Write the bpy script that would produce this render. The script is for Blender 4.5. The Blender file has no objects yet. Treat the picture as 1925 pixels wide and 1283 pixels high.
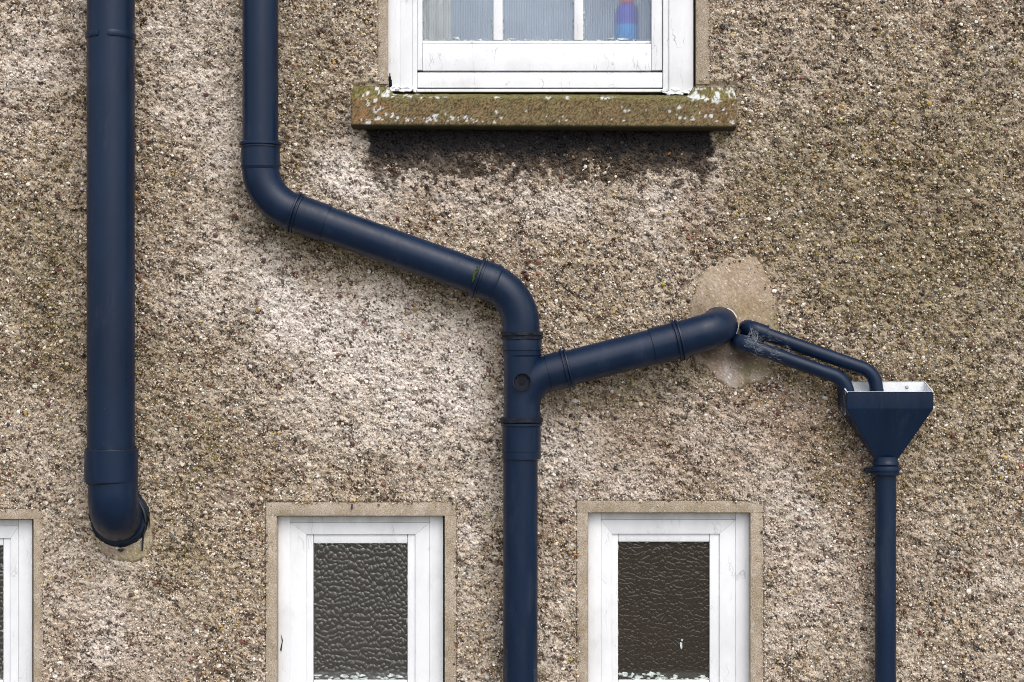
import bpy, bmesh, math, random
import numpy as np
from mathutils import Vector, Matrix

random.seed(7)
RNG = np.random.default_rng(11)

# ------------------------------------------------------------------ scale of the place
S = 0.00162          # metres on the wall plane for one unit of the measuring grid (u right, v down)
D = 5.30             # camera distance to the wall
ZC = 4.40            # height of the camera above the ground
U0, V0 = 962.5, 641.5

def P(u, v, d=0.0):
    """point that stands d metres proud of the wall and is seen at grid position u, v"""
    k = S * (D - d) / D
    return Vector(((u - U0) * k, -d, ZC + (V0 - v) * k))

# ------------------------------------------------------------------ camera, world, sun, exposure
sc = bpy.context.scene
C = sc.collection
cam_d = bpy.data.cameras.new('camera')
cam = bpy.data.objects.new('camera', cam_d)
C.objects.link(cam)
cam.location = (0, -D, ZC)
cam.rotation_euler = (math.radians(90), 0, 0)
cam_d.sensor_width = 36
cam_d.lens = 36 * D / (1925 * S)
cam_d.clip_start = 0.05
cam_d.clip_end = 2000
sc.camera = cam

SUN_EL, SUN_AZ = math.radians(50), math.radians(160)
w = bpy.data.worlds.new('World')
sc.world = w
w.use_nodes = True
wn, wl = w.node_tree.nodes, w.node_tree.links
wn.clear()
wo = wn.new('ShaderNodeOutputWorld')
bg = wn.new('ShaderNodeBackground')
sky = wn.new('ShaderNodeTexSky')
sky.sky_type = 'NISHITA'
sky.sun_disc = False
sky.sun_elevation = SUN_EL
sky.sun_rotation = SUN_AZ
sky.altitude = 50
sky.air_density = 1.0
sky.dust_density = 3.0
hs = wn.new('ShaderNodeHueSaturation')
hs.inputs['Saturation'].default_value = 0.60
wl.new(sky.outputs[0], hs.inputs['Color'])
wl.new(hs.outputs[0], bg.inputs['Color'])
bg.inputs['Strength'].default_value = 0.15
wl.new(bg.outputs[0], wo.inputs['Surface'])

sun_d = bpy.data.lights.new('sun', 'SUN')
sun_d.energy = 0.55
sun_d.angle = math.radians(60)
sun_d.color = (1.0, 0.97, 0.93)
sun = bpy.data.objects.new('sun', sun_d)
C.objects.link(sun)
sdir = Vector((math.sin(SUN_AZ) * math.cos(SUN_EL), math.cos(SUN_AZ) * math.cos(SUN_EL), math.sin(SUN_EL)))
sun.rotation_euler = sdir.to_track_quat('Z', 'Y').to_euler()
sun.location = (3, -8, 12)

vs = sc.view_settings
vs.view_transform = 'Standard'
vs.look = 'None'
vs.gamma = 1
vs.use_curve_mapping = False
vs.exposure = 0.90
sc.cycles.use_denoising = True
sc.cycles.denoiser = 'OPENIMAGEDENOISE'
sc.cycles.denoising_input_passes = 'RGB_ALBEDO_NORMAL'
sc.cycles.denoising_prefilter = 'NONE'
sc.cycles.use_adaptive_sampling = False
sc.cycles.filter_width = 1.0
sc.cycles.max_bounces = 8
sc.cycles.caustics_reflective = False
sc.cycles.sample_clamp_indirect = 4.0

# ------------------------------------------------------------------ helpers
def tag(o, label=None, cat=None, group=None, kind=None):
    if label: o['label'] = label
    if cat: o['category'] = cat
    if group: o['group'] = group
    if kind: o['kind'] = kind
    return o

def empty(name, loc, label, cat, group=None, kind='thing'):
    o = bpy.data.objects.new(name, None)
    C.objects.link(o)
    o.location = loc
    o.empty_display_size = 0.05
    return tag(o, label, cat, group, kind)

def root_of(o):
    while o.parent: o = o.parent
    return o

def link(name, me, mat, parent=None, label=None):
    o = bpy.data.objects.new(name, me)
    C.objects.link(o)
    if mat: me.materials.append(mat)
    if parent:
        o.parent = parent
    if label: o['label'] = label
    return o

def finish(me, parent, smooth=True, ang=35):
    if parent:
        off = Vector(root_of(parent).location)
        me.transform(Matrix.Translation(-off))
    if smooth:
        me.shade_smooth()
        me.set_sharp_from_angle(angle=math.radians(ang))
    me.update()

def obj_bm(name, bm, mat, parent=None, label=None, smooth=True, ang=35):
    me = bpy.data.meshes.new(name)
    bmesh.ops.recalc_face_normals(bm, faces=bm.faces)
    bm.to_mesh(me); bm.free()
    finish(me, parent, smooth, ang)
    return link(name, me, mat, parent, label)

def obj_np(name, verts, quads, mat, parent=None, col=None, smooth=True, label=None, extra=None):
    """fast mesh from numpy arrays, faces all with the same number of corners"""
    me = bpy.data.meshes.new(name)
    n, m = len(verts), len(quads)
    k = quads.shape[1]
    me.vertices.add(n); me.loops.add(m * k); me.polygons.add(m)
    v = np.asarray(verts, np.float32)
    if parent:
        v = v - np.array(root_of(parent).location, np.float32)
    me.vertices.foreach_set('co', v.ravel())
    me.loops.foreach_set('vertex_index', np.asarray(quads, np.int32).ravel())
    me.polygons.foreach_set('loop_start', np.arange(0, m * k, k, dtype=np.int32))
    me.polygons.foreach_set('use_smooth', np.full(m, smooth, dtype=bool))
    if col is not None:
        a = me.color_attributes.new('tint', 'FLOAT_COLOR', 'POINT')
        c4 = np.ones((n, 4), np.float32); c4[:, :3] = col
        a.data.foreach_set('color', c4.ravel())
    if extra is not None:
        a = me.attributes.new('mask', 'FLOAT', 'POINT')
        a.data.foreach_set('value', np.asarray(extra, np.float32))
    me.update(calc_edges=True)
    me.validate()
    return link(name, me, mat, parent, label)

def box_bm(bm, lo, hi, bevel=0.0, seg=1):
    r = bmesh.ops.create_cube(bm, size=1)
    vs_ = r['verts']
    lo, hi = Vector(lo), Vector(hi)
    for v in vs_:
        v.co = Vector(((lo.x + hi.x) / 2 + v.co.x * (hi.x - lo.x),
                       (lo.y + hi.y) / 2 + v.co.y * (hi.y - lo.y),
                       (lo.z + hi.z) / 2 + v.co.z * (hi.z - lo.z)))
    if bevel:
        es = list({e for v in vs_ for e in v.link_edges})
        bmesh.ops.bevel(bm, geom=es, offset=bevel, segments=seg, affect='EDGES', profile=0.6)

def uvbox(bm, u0, v0, u1, v1, d0, d1, bevel=0.0, seg=1):
    """box whose front face (d1) spans the grid rectangle and whose back is at d0"""
    a, b = P(u0, v1, d1), P(u1, v0, d1)
    box_bm(bm, (a.x, -d1, a.z), (b.x, -d0, b.z), bevel, seg)

def frames(pts):
    """parallel transported normals along a polyline"""
    n = len(pts)
    tans = []
    for i in range(n):
        a = pts[max(i - 1, 0)]; b = pts[min(i + 1, n - 1)]
        tans.append((b - a).normalized())
    t0 = tans[0]
    ref = Vector((0, 1, 0)) if abs(t0.y) < 0.9 else Vector((1, 0, 0))
    nrm = (ref - t0 * ref.dot(t0)).normalized()
    out = []
    for i in range(n):
        t = tans[i]
        nrm = (nrm - t * nrm.dot(t)).normalized()
        out.append((t, nrm, t.cross(nrm)))
    return out

def sweep(bm, pts, radii, seg=48, caps=True, jitter=0.0):
    pts = [Vector(p) for p in pts]
    fr = frames(pts)
    if not hasattr(radii, '__len__'): radii = [radii] * len(pts)
    rings = []
    for p, r, (t, a, b) in zip(pts, radii, fr):
        ring = []
        for j in range(seg):
            an = 2 * math.pi * j / seg
            rr = r * (1 + (random.uniform(-jitter, jitter) if jitter else 0))
            ring.append(bm.verts.new(p + a * (rr * math.cos(an)) + b * (rr * math.sin(an))))
        rings.append(ring)
    for r0, r1 in zip(rings, rings[1:]):
        for j in range(seg):
            bm.faces.new((r0[j], r0[(j + 1) % seg], r1[(j + 1) % seg], r1[j]))
    if caps:
        bm.faces.new(rings[0][::-1]); bm.faces.new(rings[-1])

def lathe(bm, p0, axis, prof, seg=56, caps=False, jitter=0.0):
    """profile [(t along axis, radius)]"""
    axis = Vector(axis).normalized()
    ref = Vector((0, 1, 0)) if abs(axis.y) < 0.9 else Vector((1, 0, 0))
    a = (ref - axis * ref.dot(axis)).normalized(); b = axis.cross(a)
    rings = []
    ph = random.uniform(0, 6)
    for t, r in prof:
        ring = []
        for j in range(seg):
            an = 2 * math.pi * j / seg
            rr = r; tt = t
            if jitter:
                rr += jitter * (math.sin(an * 7 + ph + t * 300) * .5 + random.uniform(-.6, .6))
                tt += jitter * (math.sin(an * 5 + ph) * .6 + random.uniform(-.5, .5))
            ring.append(bm.verts.new(Vector(p0) + axis * tt + a * (rr * math.cos(an)) + b * (rr * math.sin(an))))
        rings.append(ring)
    for r0, r1 in zip(rings, rings[1:]):
        for j in range(seg):
            bm.faces.new((r0[j], r0[(j + 1) % seg], r1[(j + 1) % seg], r1[j]))
    if caps:
        bm.faces.new(rings[0][::-1]); bm.faces.new(rings[-1])

def fillet(pts, radii, n=18):
    """polyline through pts with the inner corners rounded"""
    pts = [Vector(p) for p in pts]
    out = [pts[0]]
    for i in range(1, len(pts) - 1):
        a, b, c = pts[i - 1], pts[i], pts[i + 1]
        d0 = (a - b).normalized(); d1 = (c - b).normalized()
        th = math.acos(max(-1, min(1, d0.dot(d1))))
        R = radii[i - 1]
        T = R / math.tan(th / 2)
        s = b + d0 * T; e = b + d1 * T
        cen = b + (d0 + d1).normalized() * (R / math.sin(th / 2))
        v0 = s - cen; v1 = e - cen
        tot = math.pi - th
        ax = v0.cross(v1).normalized()
        for k in range(n + 1):
            out.append(cen + Matrix.Rotation(tot * k / n, 3, ax) @ v0)
    out.append(pts[-1])
    return out

# ---- numpy noise on the grid
def vnoise(u, v, cell, seed):
    r = np.random.default_rng(seed)
    N = 256
    tab = r.random((N, N)).astype(np.float32)
    x = np.asarray(u) / cell + 37.3; y = np.asarray(v) / cell + 11.7
    xi = np.floor(x).astype(int); yi = np.floor(y).astype(int)
    fx = x - xi; fy = y - yi
    fx = fx * fx * (3 - 2 * fx); fy = fy * fy * (3 - 2 * fy)
    a = tab[yi % N, xi % N]; b = tab[yi % N, (xi + 1) % N]
    c = tab[(yi + 1) % N, xi % N]; d = tab[(yi + 1) % N, (xi + 1) % N]
    return (a * (1 - fx) + b * fx) * (1 - fy) + (c * (1 - fx) + d * fx) * fy

def fbm(u, v, cell, seed, octv=4, gain=0.55):
    t = 0; amp = 1; tot = 0
    for k in range(octv):
        t = t + amp * vnoise(u, v, cell / 2 ** k, seed + k * 17)
        tot += amp; amp *= gain
    return t / tot

def worley(u, v, cell, seed, ax=1.0):
    r = np.random.default_rng(seed)
    N = 128
    jx = r.random((N, N)); jy = r.random((N, N))
    x = np.asarray(u) / (cell * ax) + 13.1; y = np.asarray(v) / cell + 7.9
    xi = np.floor(x).astype(int); yi = np.floor(y).astype(int)
    f1 = np.full(x.shape, 9.0); f2 = np.full(x.shape, 9.0)
    for dx in (-1, 0, 1):
        for dy in (-1, 0, 1):
            cx = xi + dx; cy = yi + dy
            px = cx + jx[cy % N, cx % N]; py = cy + jy[cy % N, cx % N]
            dd = np.hypot(px - x, py - y)
            n1 = np.minimum(f1, dd)
            f2 = np.minimum(np.maximum(f1, dd), f2)
            f1 = n1
    return f1, f2

def sstep(a, b, x):
    t = np.clip((x - a) / (b - a), 0, 1)
    return t * t * (3 - 2 * t)

def blobs(u, v, lst):
    t = np.zeros(np.shape(u))
    for cx, cy, rx, ry, amp, deg in lst:
        c, s = math.cos(math.radians(deg)), math.sin(math.radians(deg))
        x = (u - cx) * c + (v - cy) * s; y = -(u - cx) * s + (v - cy) * c
        t = t + amp * np.exp(-((x / rx) ** 2 + (y / ry) ** 2))
    return t

# ------------------------------------------------------------------ materials
def mat(name):
    m = bpy.data.materials.new(name)
    m.use_nodes = True
    nt = m.node_tree
    b = nt.nodes['Principled BSDF']
    return m, nt, b

def nd(nt, typ, **kw):
    n = nt.nodes.new(typ)
    for k, v in kw.items():
        if hasattr(n, k): setattr(n, k, v)
        else: n.inputs[k].default_value = v
    return n

def texco(nt):
    return nd(nt, 'ShaderNodeNewGeometry').outputs['Position']

def noise(nt, co, scale, detail=4, rough=.6, scl=None):
    if scl:
        mp = nd(nt, 'ShaderNodeMapping'); mp.inputs['Scale'].default_value = scl
        nt.links.new(co, mp.inputs['Vector']); co = mp.outputs[0]
    n = nd(nt, 'ShaderNodeTexNoise')
    n.inputs['Scale'].default_value = scale; n.inputs['Detail'].default_value = detail
    n.inputs['Roughness'].default_value = rough
    nt.links.new(co, n.inputs['Vector'])
    return n.outputs['Fac']

def ramp(nt, fac, stops):
    r = nd(nt, 'ShaderNodeValToRGB')
    e = r.color_ramp.elements
    while len(e) < len(stops): e.new(0.5)
    for i, (p, c) in enumerate(stops):
        e[i].position = p
        e[i].color = (*c, 1) if hasattr(c, '__len__') else (c, c, c, 1)
    nt.links.new(fac, r.inputs['Fac'])
    return r.outputs['Color']

def mixc(nt, fac, a, b, mode='MIX'):
    m = nd(nt, 'ShaderNodeMix', data_type='RGBA', blend_type=mode)
    for key, val in ((0, fac), (6, a), (7, b)):
        s = m.inputs[key]
        if isinstance(val, (int, float)): s.default_value = val
        elif isinstance(val, tuple): s.default_value = (*val, 1)
        else: nt.links.new(val, s)
    return m.outputs[2]

def bump(nt, bsdf, h, strength, dist):
    b = nd(nt, 'ShaderNodeBump')
    b.inputs['Strength'].default_value = strength; b.inputs['Distance'].default_value = dist
    nt.links.new(h, b.inputs['Height'])
    nt.links.new(b.outputs[0], bsdf.inputs['Normal'])
    return b

def tint_mat(name, rough, bscale, bstr, bdist, var=0.35, vscale=420, spec=.3):
    m, nt, b = mat(name)
    co = texco(nt)
    a = nd(nt, 'ShaderNodeAttribute', attribute_name='tint')
    n = noise(nt, co, vscale, 3, .7)
    f = ramp(nt, n, [(0.25, 1 - var), (0.75, 1 + var * .6)])
    c = mixc(nt, 1.0, a.outputs['Color'], f, 'MULTIPLY')
    nt.links.new(c, b.inputs['Base Color'])
    b.inputs['Roughness'].default_value = rough
    b.inputs['Specular IOR Level'].default_value = spec
    bump(nt, b, noise(nt, co, bscale, 5, .7), bstr, bdist)
    return m

M = {}
M['harl'] = tint_mat('roughcast_mortar', .95, 300, 1.0, .003, .45, 380, .15)
M['grit'] = tint_mat('dash_grit', .6, 500, .5, .001, .25, 300, .4)
M['stone'] = tint_mat('mossy_sandstone', .9, 260, .8, .002, .35, 420, .2)

def paint_navy():
    m, nt, b = mat('navy_gloss_paint')
    co = texco(nt)
    n1 = noise(nt, co, 7, 5, .65, (1, 1, .35))
    c = ramp(nt, n1, [(.28, (.0028, .0098, .0265)), (.5, (.0038, .0128, .0345)), (.72, (.0060, .0170, .0430))])
    # dusty bloom, flecks and worn brush lines in the coat
    spk = noise(nt, co, 190, 2, .5)
    fleck = ramp(nt, spk, [(.735, 0.0), (.79, 1.0)])
    where = ramp(nt, noise(nt, co, 7, 3, .6), [(.48, 0.0), (.68, .7)])
    c = mixc(nt, mixc(nt, 1.0, fleck, where, 'MULTIPLY'), c, (.20, .22, .24))
    bloom = ramp(nt, noise(nt, co, 16, 6, .7, (1, 1, .25)), [(.55, 0.0), (.78, .10)])
    c = mixc(nt, bloom, c, (.16, .18, .20))
    nt.links.new(c, b.inputs['Base Color'])
    r = ramp(nt, noise(nt, co, 30, 5, .7, (1, 1, .3)), [(.28, .24), (.72, .46)])
    nt.links.new(r, b.inputs['Roughness'])
    b.inputs['Specular IOR Level'].default_value = .24
    h = mixc(nt, .5, noise(nt, co, 48, 4, .6, (1, 1, .4)), noise(nt, co, 210, 2, .5, (1, 1, .12)))
    bump(nt, b, h, .16, .0016)
    return m
M['navy'] = paint_navy()

def rubber():
    m, nt, b = mat('black_tarry_sealant')
    co = texco(nt)
    n = noise(nt, co, 120, 4, .7)
    nt.links.new(ramp(nt, n, [(.35, (.006, .007, .010)), (.6, (.010, .014, .024)), (.72, (.028, .030, .020))]), b.inputs['Base Color'])
    b.inputs['Roughness'].default_value = .5
    b.inputs['Specular IOR Level'].default_value = .18
    bump(nt, b, n, .8, .003)
    return m
M['seal'] = rubber()

def white(name, base, dark_tone, amount, crack, rough=.42):
    m, nt, b = mat(name)
    co = texco(nt)
    d1 = ramp(nt, noise(nt, co, 14, 5, .65, (1, 1, .45)), [(.42, 0.0), (.75, 1.0)])
    d1 = mixc(nt, 1.0, d1, (amount,) * 3, 'MULTIPLY')
    c = mixc(nt, d1, base, dark_tone)
    gr_ = ramp(nt, noise(nt, co, 5.5, 6, .75), [(.50, 0.0), (.72, 1.0)])
    gr_ = mixc(nt, 1.0, gr_, (amount * .8,) * 3, 'MULTIPLY')
    c = mixc(nt, gr_, c, tuple(x * .85 for x in dark_tone))
    # hairline cracks and chips in the old paint
    vor = nd(nt, 'ShaderNodeTexVoronoi', feature='DISTANCE_TO_EDGE')
    mp = nd(nt, 'ShaderNodeMapping'); mp.inputs['Scale'].default_value = (1.0, 1.0, .10)
    wob = nd(nt, 'ShaderNodeTexNoise'); wob.inputs['Scale'].default_value = 25; wob.inputs['Detail'].default_value = 3
    nt.links.new(co, wob.inputs['Vector'])
    ad = nd(nt, 'ShaderNodeMixRGB', blend_type='ADD'); ad.inputs[0].default_value = .03
    nt.links.new(co, ad.inputs[1]); nt.links.new(wob.outputs['Color'], ad.inputs[2])
    nt.links.new(ad.outputs[0], mp.inputs['Vector'])
    nt.links.new(mp.outputs[0], vor.inputs['Vector'])
    vor.inputs['Scale'].default_value = 26
    ck = ramp(nt, vor.outputs['Distance'], [(.0, 1.0), (.018, 0.0)])
    msk = ramp(nt, noise(nt, co, 11, 3, .6), [(.56 - crack * .12, 0.0), (.70, 1.0)])
    ck = mixc(nt, 1.0, ck, msk, 'MULTIPLY')
    ck = mixc(nt, 1.0, ck, (crack,) * 3, 'MULTIPLY')
    c = mixc(nt, ck, c, (.10, .095, .09))
    nt.links.new(c, b.inputs['Base Color'])
    b.inputs['Roughness'].default_value = rough
    hh = mixc(nt, .35, noise(nt, co, 45, 4, .6, (1, 1, .4)), ck)
    bump(nt, b, hh, .35, .0025)
    return m
M['white'] = white('old_white_paint', (.75, .76, .775), (.48, .47, .44), .34, .80)
M['white_low'] = white('white_paint_casement', (.73, .74, .75), (.42, .42, .40), .30, .45)
M['white_dirty'] = white('grimy_white_paint', (.64, .65, .65), (.32, .32, .29), .55, .55)
M['hopper_in'] = white('chalky_white_plastic', (.72, .74, .76), (.40, .40, .38), .35, .15)

def cement(name, c0, c1, c2):
    m, nt, b = mat(name)
    co = texco(nt)
    n1 = noise(nt, co, 14, 5, .65)
    c = ramp(nt, n1, [(.3, c0), (.52, c1), (.72, c2)])
    g = ramp(nt, noise(nt, co, 430, 2, .6), [(.32, .42), (.5, 1.0), (.68, 1.45)])
    c = mixc(nt, 1.0, c, g, 'MULTIPLY')
    lw = ramp(nt, noise(nt, co, 75, 3, .6), [(.60, 0.0), (.69, .65)])
    c = mixc(nt, lw, c, (.50, .47, .42))
    nt.links.new(c, b.inputs['Base Color'])
    b.inputs['Roughness'].default_value = .92
    b.inputs['Specular IOR Level'].default_value = .2
    bump(nt, b, noise(nt, co, 330, 4, .7), .7, .0018)
    return m
M['margin'] = cement('cement_margin', (.27, .215, .145), (.36, .295, .220), (.43, .365, .29))
M['patch'] = cement('sandy_repair_mortar', (.25, .19, .125), (.32, .25, .175), (.37, .29, .21))
M['patch_grey'] = cement('lime_repair_mortar', (.20, .17, .11), (.31, .24, .19), (.42, .36, .32))

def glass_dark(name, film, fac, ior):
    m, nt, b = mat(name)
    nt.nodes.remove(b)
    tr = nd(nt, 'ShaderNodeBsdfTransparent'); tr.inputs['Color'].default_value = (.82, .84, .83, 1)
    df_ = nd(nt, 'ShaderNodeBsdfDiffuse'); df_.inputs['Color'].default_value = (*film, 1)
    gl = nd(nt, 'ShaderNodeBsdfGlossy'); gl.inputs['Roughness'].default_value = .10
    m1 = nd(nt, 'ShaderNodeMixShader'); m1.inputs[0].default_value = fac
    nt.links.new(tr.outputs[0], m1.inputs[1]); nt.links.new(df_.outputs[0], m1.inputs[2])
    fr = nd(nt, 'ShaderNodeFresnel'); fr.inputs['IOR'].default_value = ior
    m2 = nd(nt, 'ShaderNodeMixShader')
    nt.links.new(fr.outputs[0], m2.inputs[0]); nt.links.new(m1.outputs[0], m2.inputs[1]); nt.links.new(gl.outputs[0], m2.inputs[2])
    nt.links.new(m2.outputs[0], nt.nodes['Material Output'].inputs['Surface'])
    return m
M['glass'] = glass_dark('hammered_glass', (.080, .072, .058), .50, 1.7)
M['glass_cell'] = glass_dark('cell_glass', (.044, .034, .022), .55, 1.65)

def glass_reed():
    m, nt, b = mat('dusty_reeded_glass')
    co = texco(nt)
    b.inputs['Base Color'].default_value = (.9, .95, 1, 1)
    b.inputs['Roughness'].default_value = .28
    b.inputs['IOR'].default_value = 1.12
    b.inputs['Transmission Weight'].default_value = 1.0
    d = nd(nt, 'ShaderNodeBsdfDiffuse')
    d.inputs['Color'].default_value = (.25, .30, .37, 1)
    gl = nd(nt, 'ShaderNodeBsdfGlossy'); gl.inputs['Roughness'].default_value = .12
    mx = nd(nt, 'ShaderNodeMixShader')
    f = ramp(nt, noise(nt, co, 160, 2, .5), [(.70, .20), (.78, .75)])
    nt.links.new(f, mx.inputs[0])
    nt.links.new(b.outputs[0], mx.inputs[1]); nt.links.new(d.outputs[0], mx.inputs[2])
    m2 = nd(nt, 'ShaderNodeMixShader'); m2.inputs[0].default_value = .06
    nt.links.new(mx.outputs[0], m2.inputs[1]); nt.links.new(gl.outputs[0], m2.inputs[2])
    nt.links.new(m2.outputs[0], nt.nodes['Material Output'].inputs['Surface'])
    return m
M['reed'] = glass_reed()

def flat(name, c, rough=.7, spec=.4, var=.2, scale=20):
    m, nt, b = mat(name)
    n = noise(nt, texco(nt), scale, 4, .6)
    lo = tuple(x * (1 - var) for x in c); hi = tuple(min(1, x * (1 + var)) for x in c)
    nt.links.new(ramp(nt, n, [(.3, lo), (.7, hi)]), b.inputs['Base Color'])
    b.inputs['Roughness'].default_value = rough
    b.inputs['Specular IOR Level'].default_value = spec
    return m
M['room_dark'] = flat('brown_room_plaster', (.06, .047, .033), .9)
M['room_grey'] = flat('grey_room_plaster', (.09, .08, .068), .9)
M['room_pale'] = flat('blue_room_plaster', (.58, .65, .75), .9)
M['curtain'] = flat('pale_cloth', (.85, .86, .78), .9)
M['void'] = flat('gap_shade_and_rot', (.012, .011, .010), .95, .1)  # near-black for the shade in open gaps; also the rotten jamb edge
M['red'] = flat('red_plastic', (.62, .035, .02), .4)
M['blue'] = flat('violet_blue_plastic', (.035, .04, .50), .4)
M['cyan'] = flat('sky_blue_plastic', (.01, .33, .85), .4)
M['steel'] = flat('zinc_screw', (.35, .38, .40), .4, .6)
M['web'] = flat('cobweb_silk', (.50, .53, .57), .8)
M['putty'] = flat('flaking_putty', (.42, .46, .43), .6, .3, .55, 130)
M['moss'] = flat('green_moss', (.055, .085, .012), .95, .1, .5, 300)
M['plug_shade'] = flat('plug_recess_shade', (.0060, .0080, .0140), .55, .22)  # near-black colour holds the shade inside the plug recess
M['drip'] = flat('black_paint_drip', (.006, .007, .010), .35, .5)
M['lichen'] = flat('pale_lichen', (.55, .58, .56), .95, .1, .35, 200)
M['ground'] = flat('worn_paving', (.17, .16, .145), .95, .2, .35, 2)

# ------------------------------------------------------------------ ground
bm = bmesh.new()
box_bm(bm, (-300, -600, -.3), (300, 40, 0))
g = obj_bm('ground', bm, M['ground'], smooth=False)
tag(g, kind='structure')

# ------------------------------------------------------------------ window openings (grid rectangles)
WIN_LOW = [  # opening u0, v0, u1, margin outer u0, v0, u1, inner step u0,v0,u1, glass u0,v0,u1
    dict(o=(520, 970, 836), m=(500, 945, 858), i=(576, 1005, 781), g=(589, 1022, 766)),
    dict(o=(1105, 964, 1411), m=(1085, 942, 1435), i=(1150, 1004, 1353), g=(1162, 1019, 1334)),
    dict(o=(-252, 976, 63), m=(-272, 957, 81), i=(-196, 1012, 20), g=(-184, 1026, 6)),
]
LOW_BOT = 1279            # glass bottom
LOW_END = 1345            # bottom of the opening
TOP = dict(o=(729, -560, 1309), m=(711, -585, 1334), sill=(660, 236, 1387))
openings = [(w_['o'][0], w_['o'][1], w_['o'][2], LOW_END) for w_ in WIN_LOW] + [(TOP['o'][0], TOP['o'][1], TOP['o'][2], 200)]
bands = [(w_['m'][0], w_['m'][1], w_['m'][2], LOW_END + 25) for w_ in WIN_LOW] + [(TOP['m'][0], TOP['m'][1], TOP['m'][2], 153)]
SILL_BOX = (660, 153, 1387, 236)

# ------------------------------------------------------------------ colours of the roughcast
PALE = [(70, 90, 120, 130, .42, 0), (350, 110, 110, 170, .38, 0), (425, 260, 60, 130, .35, 0), (640, 300, 45, 60, .75, 0),
        (700, 345, 100, 45, .45, 0), (1000, 375, 360, 55, .42, 0), (1330, 300, 50, 60, .45, 0),
        (420, 480, 120, 100, .48, 25), (560, 600, 170, 90, .55, 25), (770, 690, 140, 130, .75, 40), (640, 640, 120, 70, .45, 20),
        (885, 760, 60, 120, .45, 0), (640, 800, 160, 70, .35, 0), (225, 1140, 75, 80, .62, 0), (190, 1240, 90, 60, .35, 0),
        (110, 1090, 40, 90, .3, 0), (1190, 850, 190, 75, .52, -5), (1060, 900, 60, 80, .4, 0), (1540, 1090, 110, 130, .45, 0),
        (1470, 930, 110, 80, .38, 0), (900, 930, 60, 60, .35, 0), (1880, 1130, 100, 120, .25, 0), (1400, 800, 120, 45, .25, 0),
        (520, 870, 90, 60, .22, 0), (1030, 1150, 50, 150, .3, 0), (880, 1120, 30, 160, .3, 0)]
DARK = [(1680, 360, 300, 260, .70, 0), (1840, 560, 170, 220, .55, 0), (1450, 330, 110, 130, .35, 0), (1880, 150, 120, 160, .25, 0),
        (115, 520, 55, 220, .60, 0), (50, 700, 90, 150, .45, 0), (30, 420, 60, 120, .35, 0), (590, 120, 70, 170, .40, 0),
        (330, 760, 110, 230, .38, 0), (430, 880, 130, 70, .32, 0), (740, 512, 190, 34, .85, 20), (530, 440, 55, 40, .75, 35),  # slanted bands under the diagonal pipe: olive dirt with its shade painted in
        (1160, 748, 120, 30, .75, -14), (1500, 712, 130, 26, .70, 20), (1820, 860, 120, 130, .30, 0), (1560, 850, 60, 120, .50, 25),  # bands under branch and waste pipes also carry painted shade
        (1730, 1010, 120, 200, .28, 0), (1330, 690, 60, 25, .35, 0), (1080, 560, 90, 120, .18, 0), (320, 1040, 60, 90, .30, 0),
        (420, 1150, 90, 120, .15, 0), (940, 560, 30, 60, .35, 0), (1600, 560, 130, 70, .3, 0), (925, 700, 22, 120, .28, 0)]  # upright strips left of the middle pipe: its shade painted in

def masks(u, v):
    wob_u = u + 60 * (fbm(u, v, 130, 3) - .5); wob_v = v + 60 * (fbm(u, v, 130, 5) - .5)
    n1 = fbm(u, v, 90, 21, 5, .65); n2 = fbm(u, v, 60, 31, 5, .65)
    pale = np.clip(blobs(wob_u, wob_v, PALE) + .10 + (n1 - .5) * 1.25, 0, 1)
    dark = np.clip(blobs(wob_u, wob_v, DARK) + (n2 - .5) * .75 - .05, 0, 1)
    dark = dark * (1 - .45 * pale); pale = pale * (1 - .6 * dark)
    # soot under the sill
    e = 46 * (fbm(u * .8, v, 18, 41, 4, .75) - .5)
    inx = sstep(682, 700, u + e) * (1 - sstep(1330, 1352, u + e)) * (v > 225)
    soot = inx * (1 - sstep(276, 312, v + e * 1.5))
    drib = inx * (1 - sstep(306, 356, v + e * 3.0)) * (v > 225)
    return pale, dark, soot, drib

def base_col(u, v, mk):
    pale, dark, soot, drib = mk
    mid = np.array([.56, .455, .335]); pal = np.array([.86, .775, .690]); drk = np.array([.315, .255, .155])
    pink = np.array([.40, .285, .205])
    c = mid[None] * (1 - pale[:, None]) + pal[None] * pale[:, None]
    warm = sstep(.5, .75, fbm(u, v, 170, 61))[:, None] * .5 + blobs(u, v, [(1450, 830, 220, 110, .6, 0), (1560, 830, 80, 120, .5, 0)])[:, None]
    warm = np.clip(warm, 0, 1) * (1 - pale[:, None] * .7)
    c = c * (1 - warm) + pink[None] * warm
    c = c * (1 - dark[:, None]) + drk[None] * dark[:, None]
    brn = np.array([.095, .066, .045])
    rg = sstep(.30, .55, drib * 1.0 + .9 * (fbm(u, v, 9, 97, 2) * -1 + .5))
    rg = (rg * (drib > .02))[:, None]
    c = c * (1 - rg * .85) + brn[None] * rg * .85
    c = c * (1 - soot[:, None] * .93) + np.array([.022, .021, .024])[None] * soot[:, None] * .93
    return c

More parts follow.
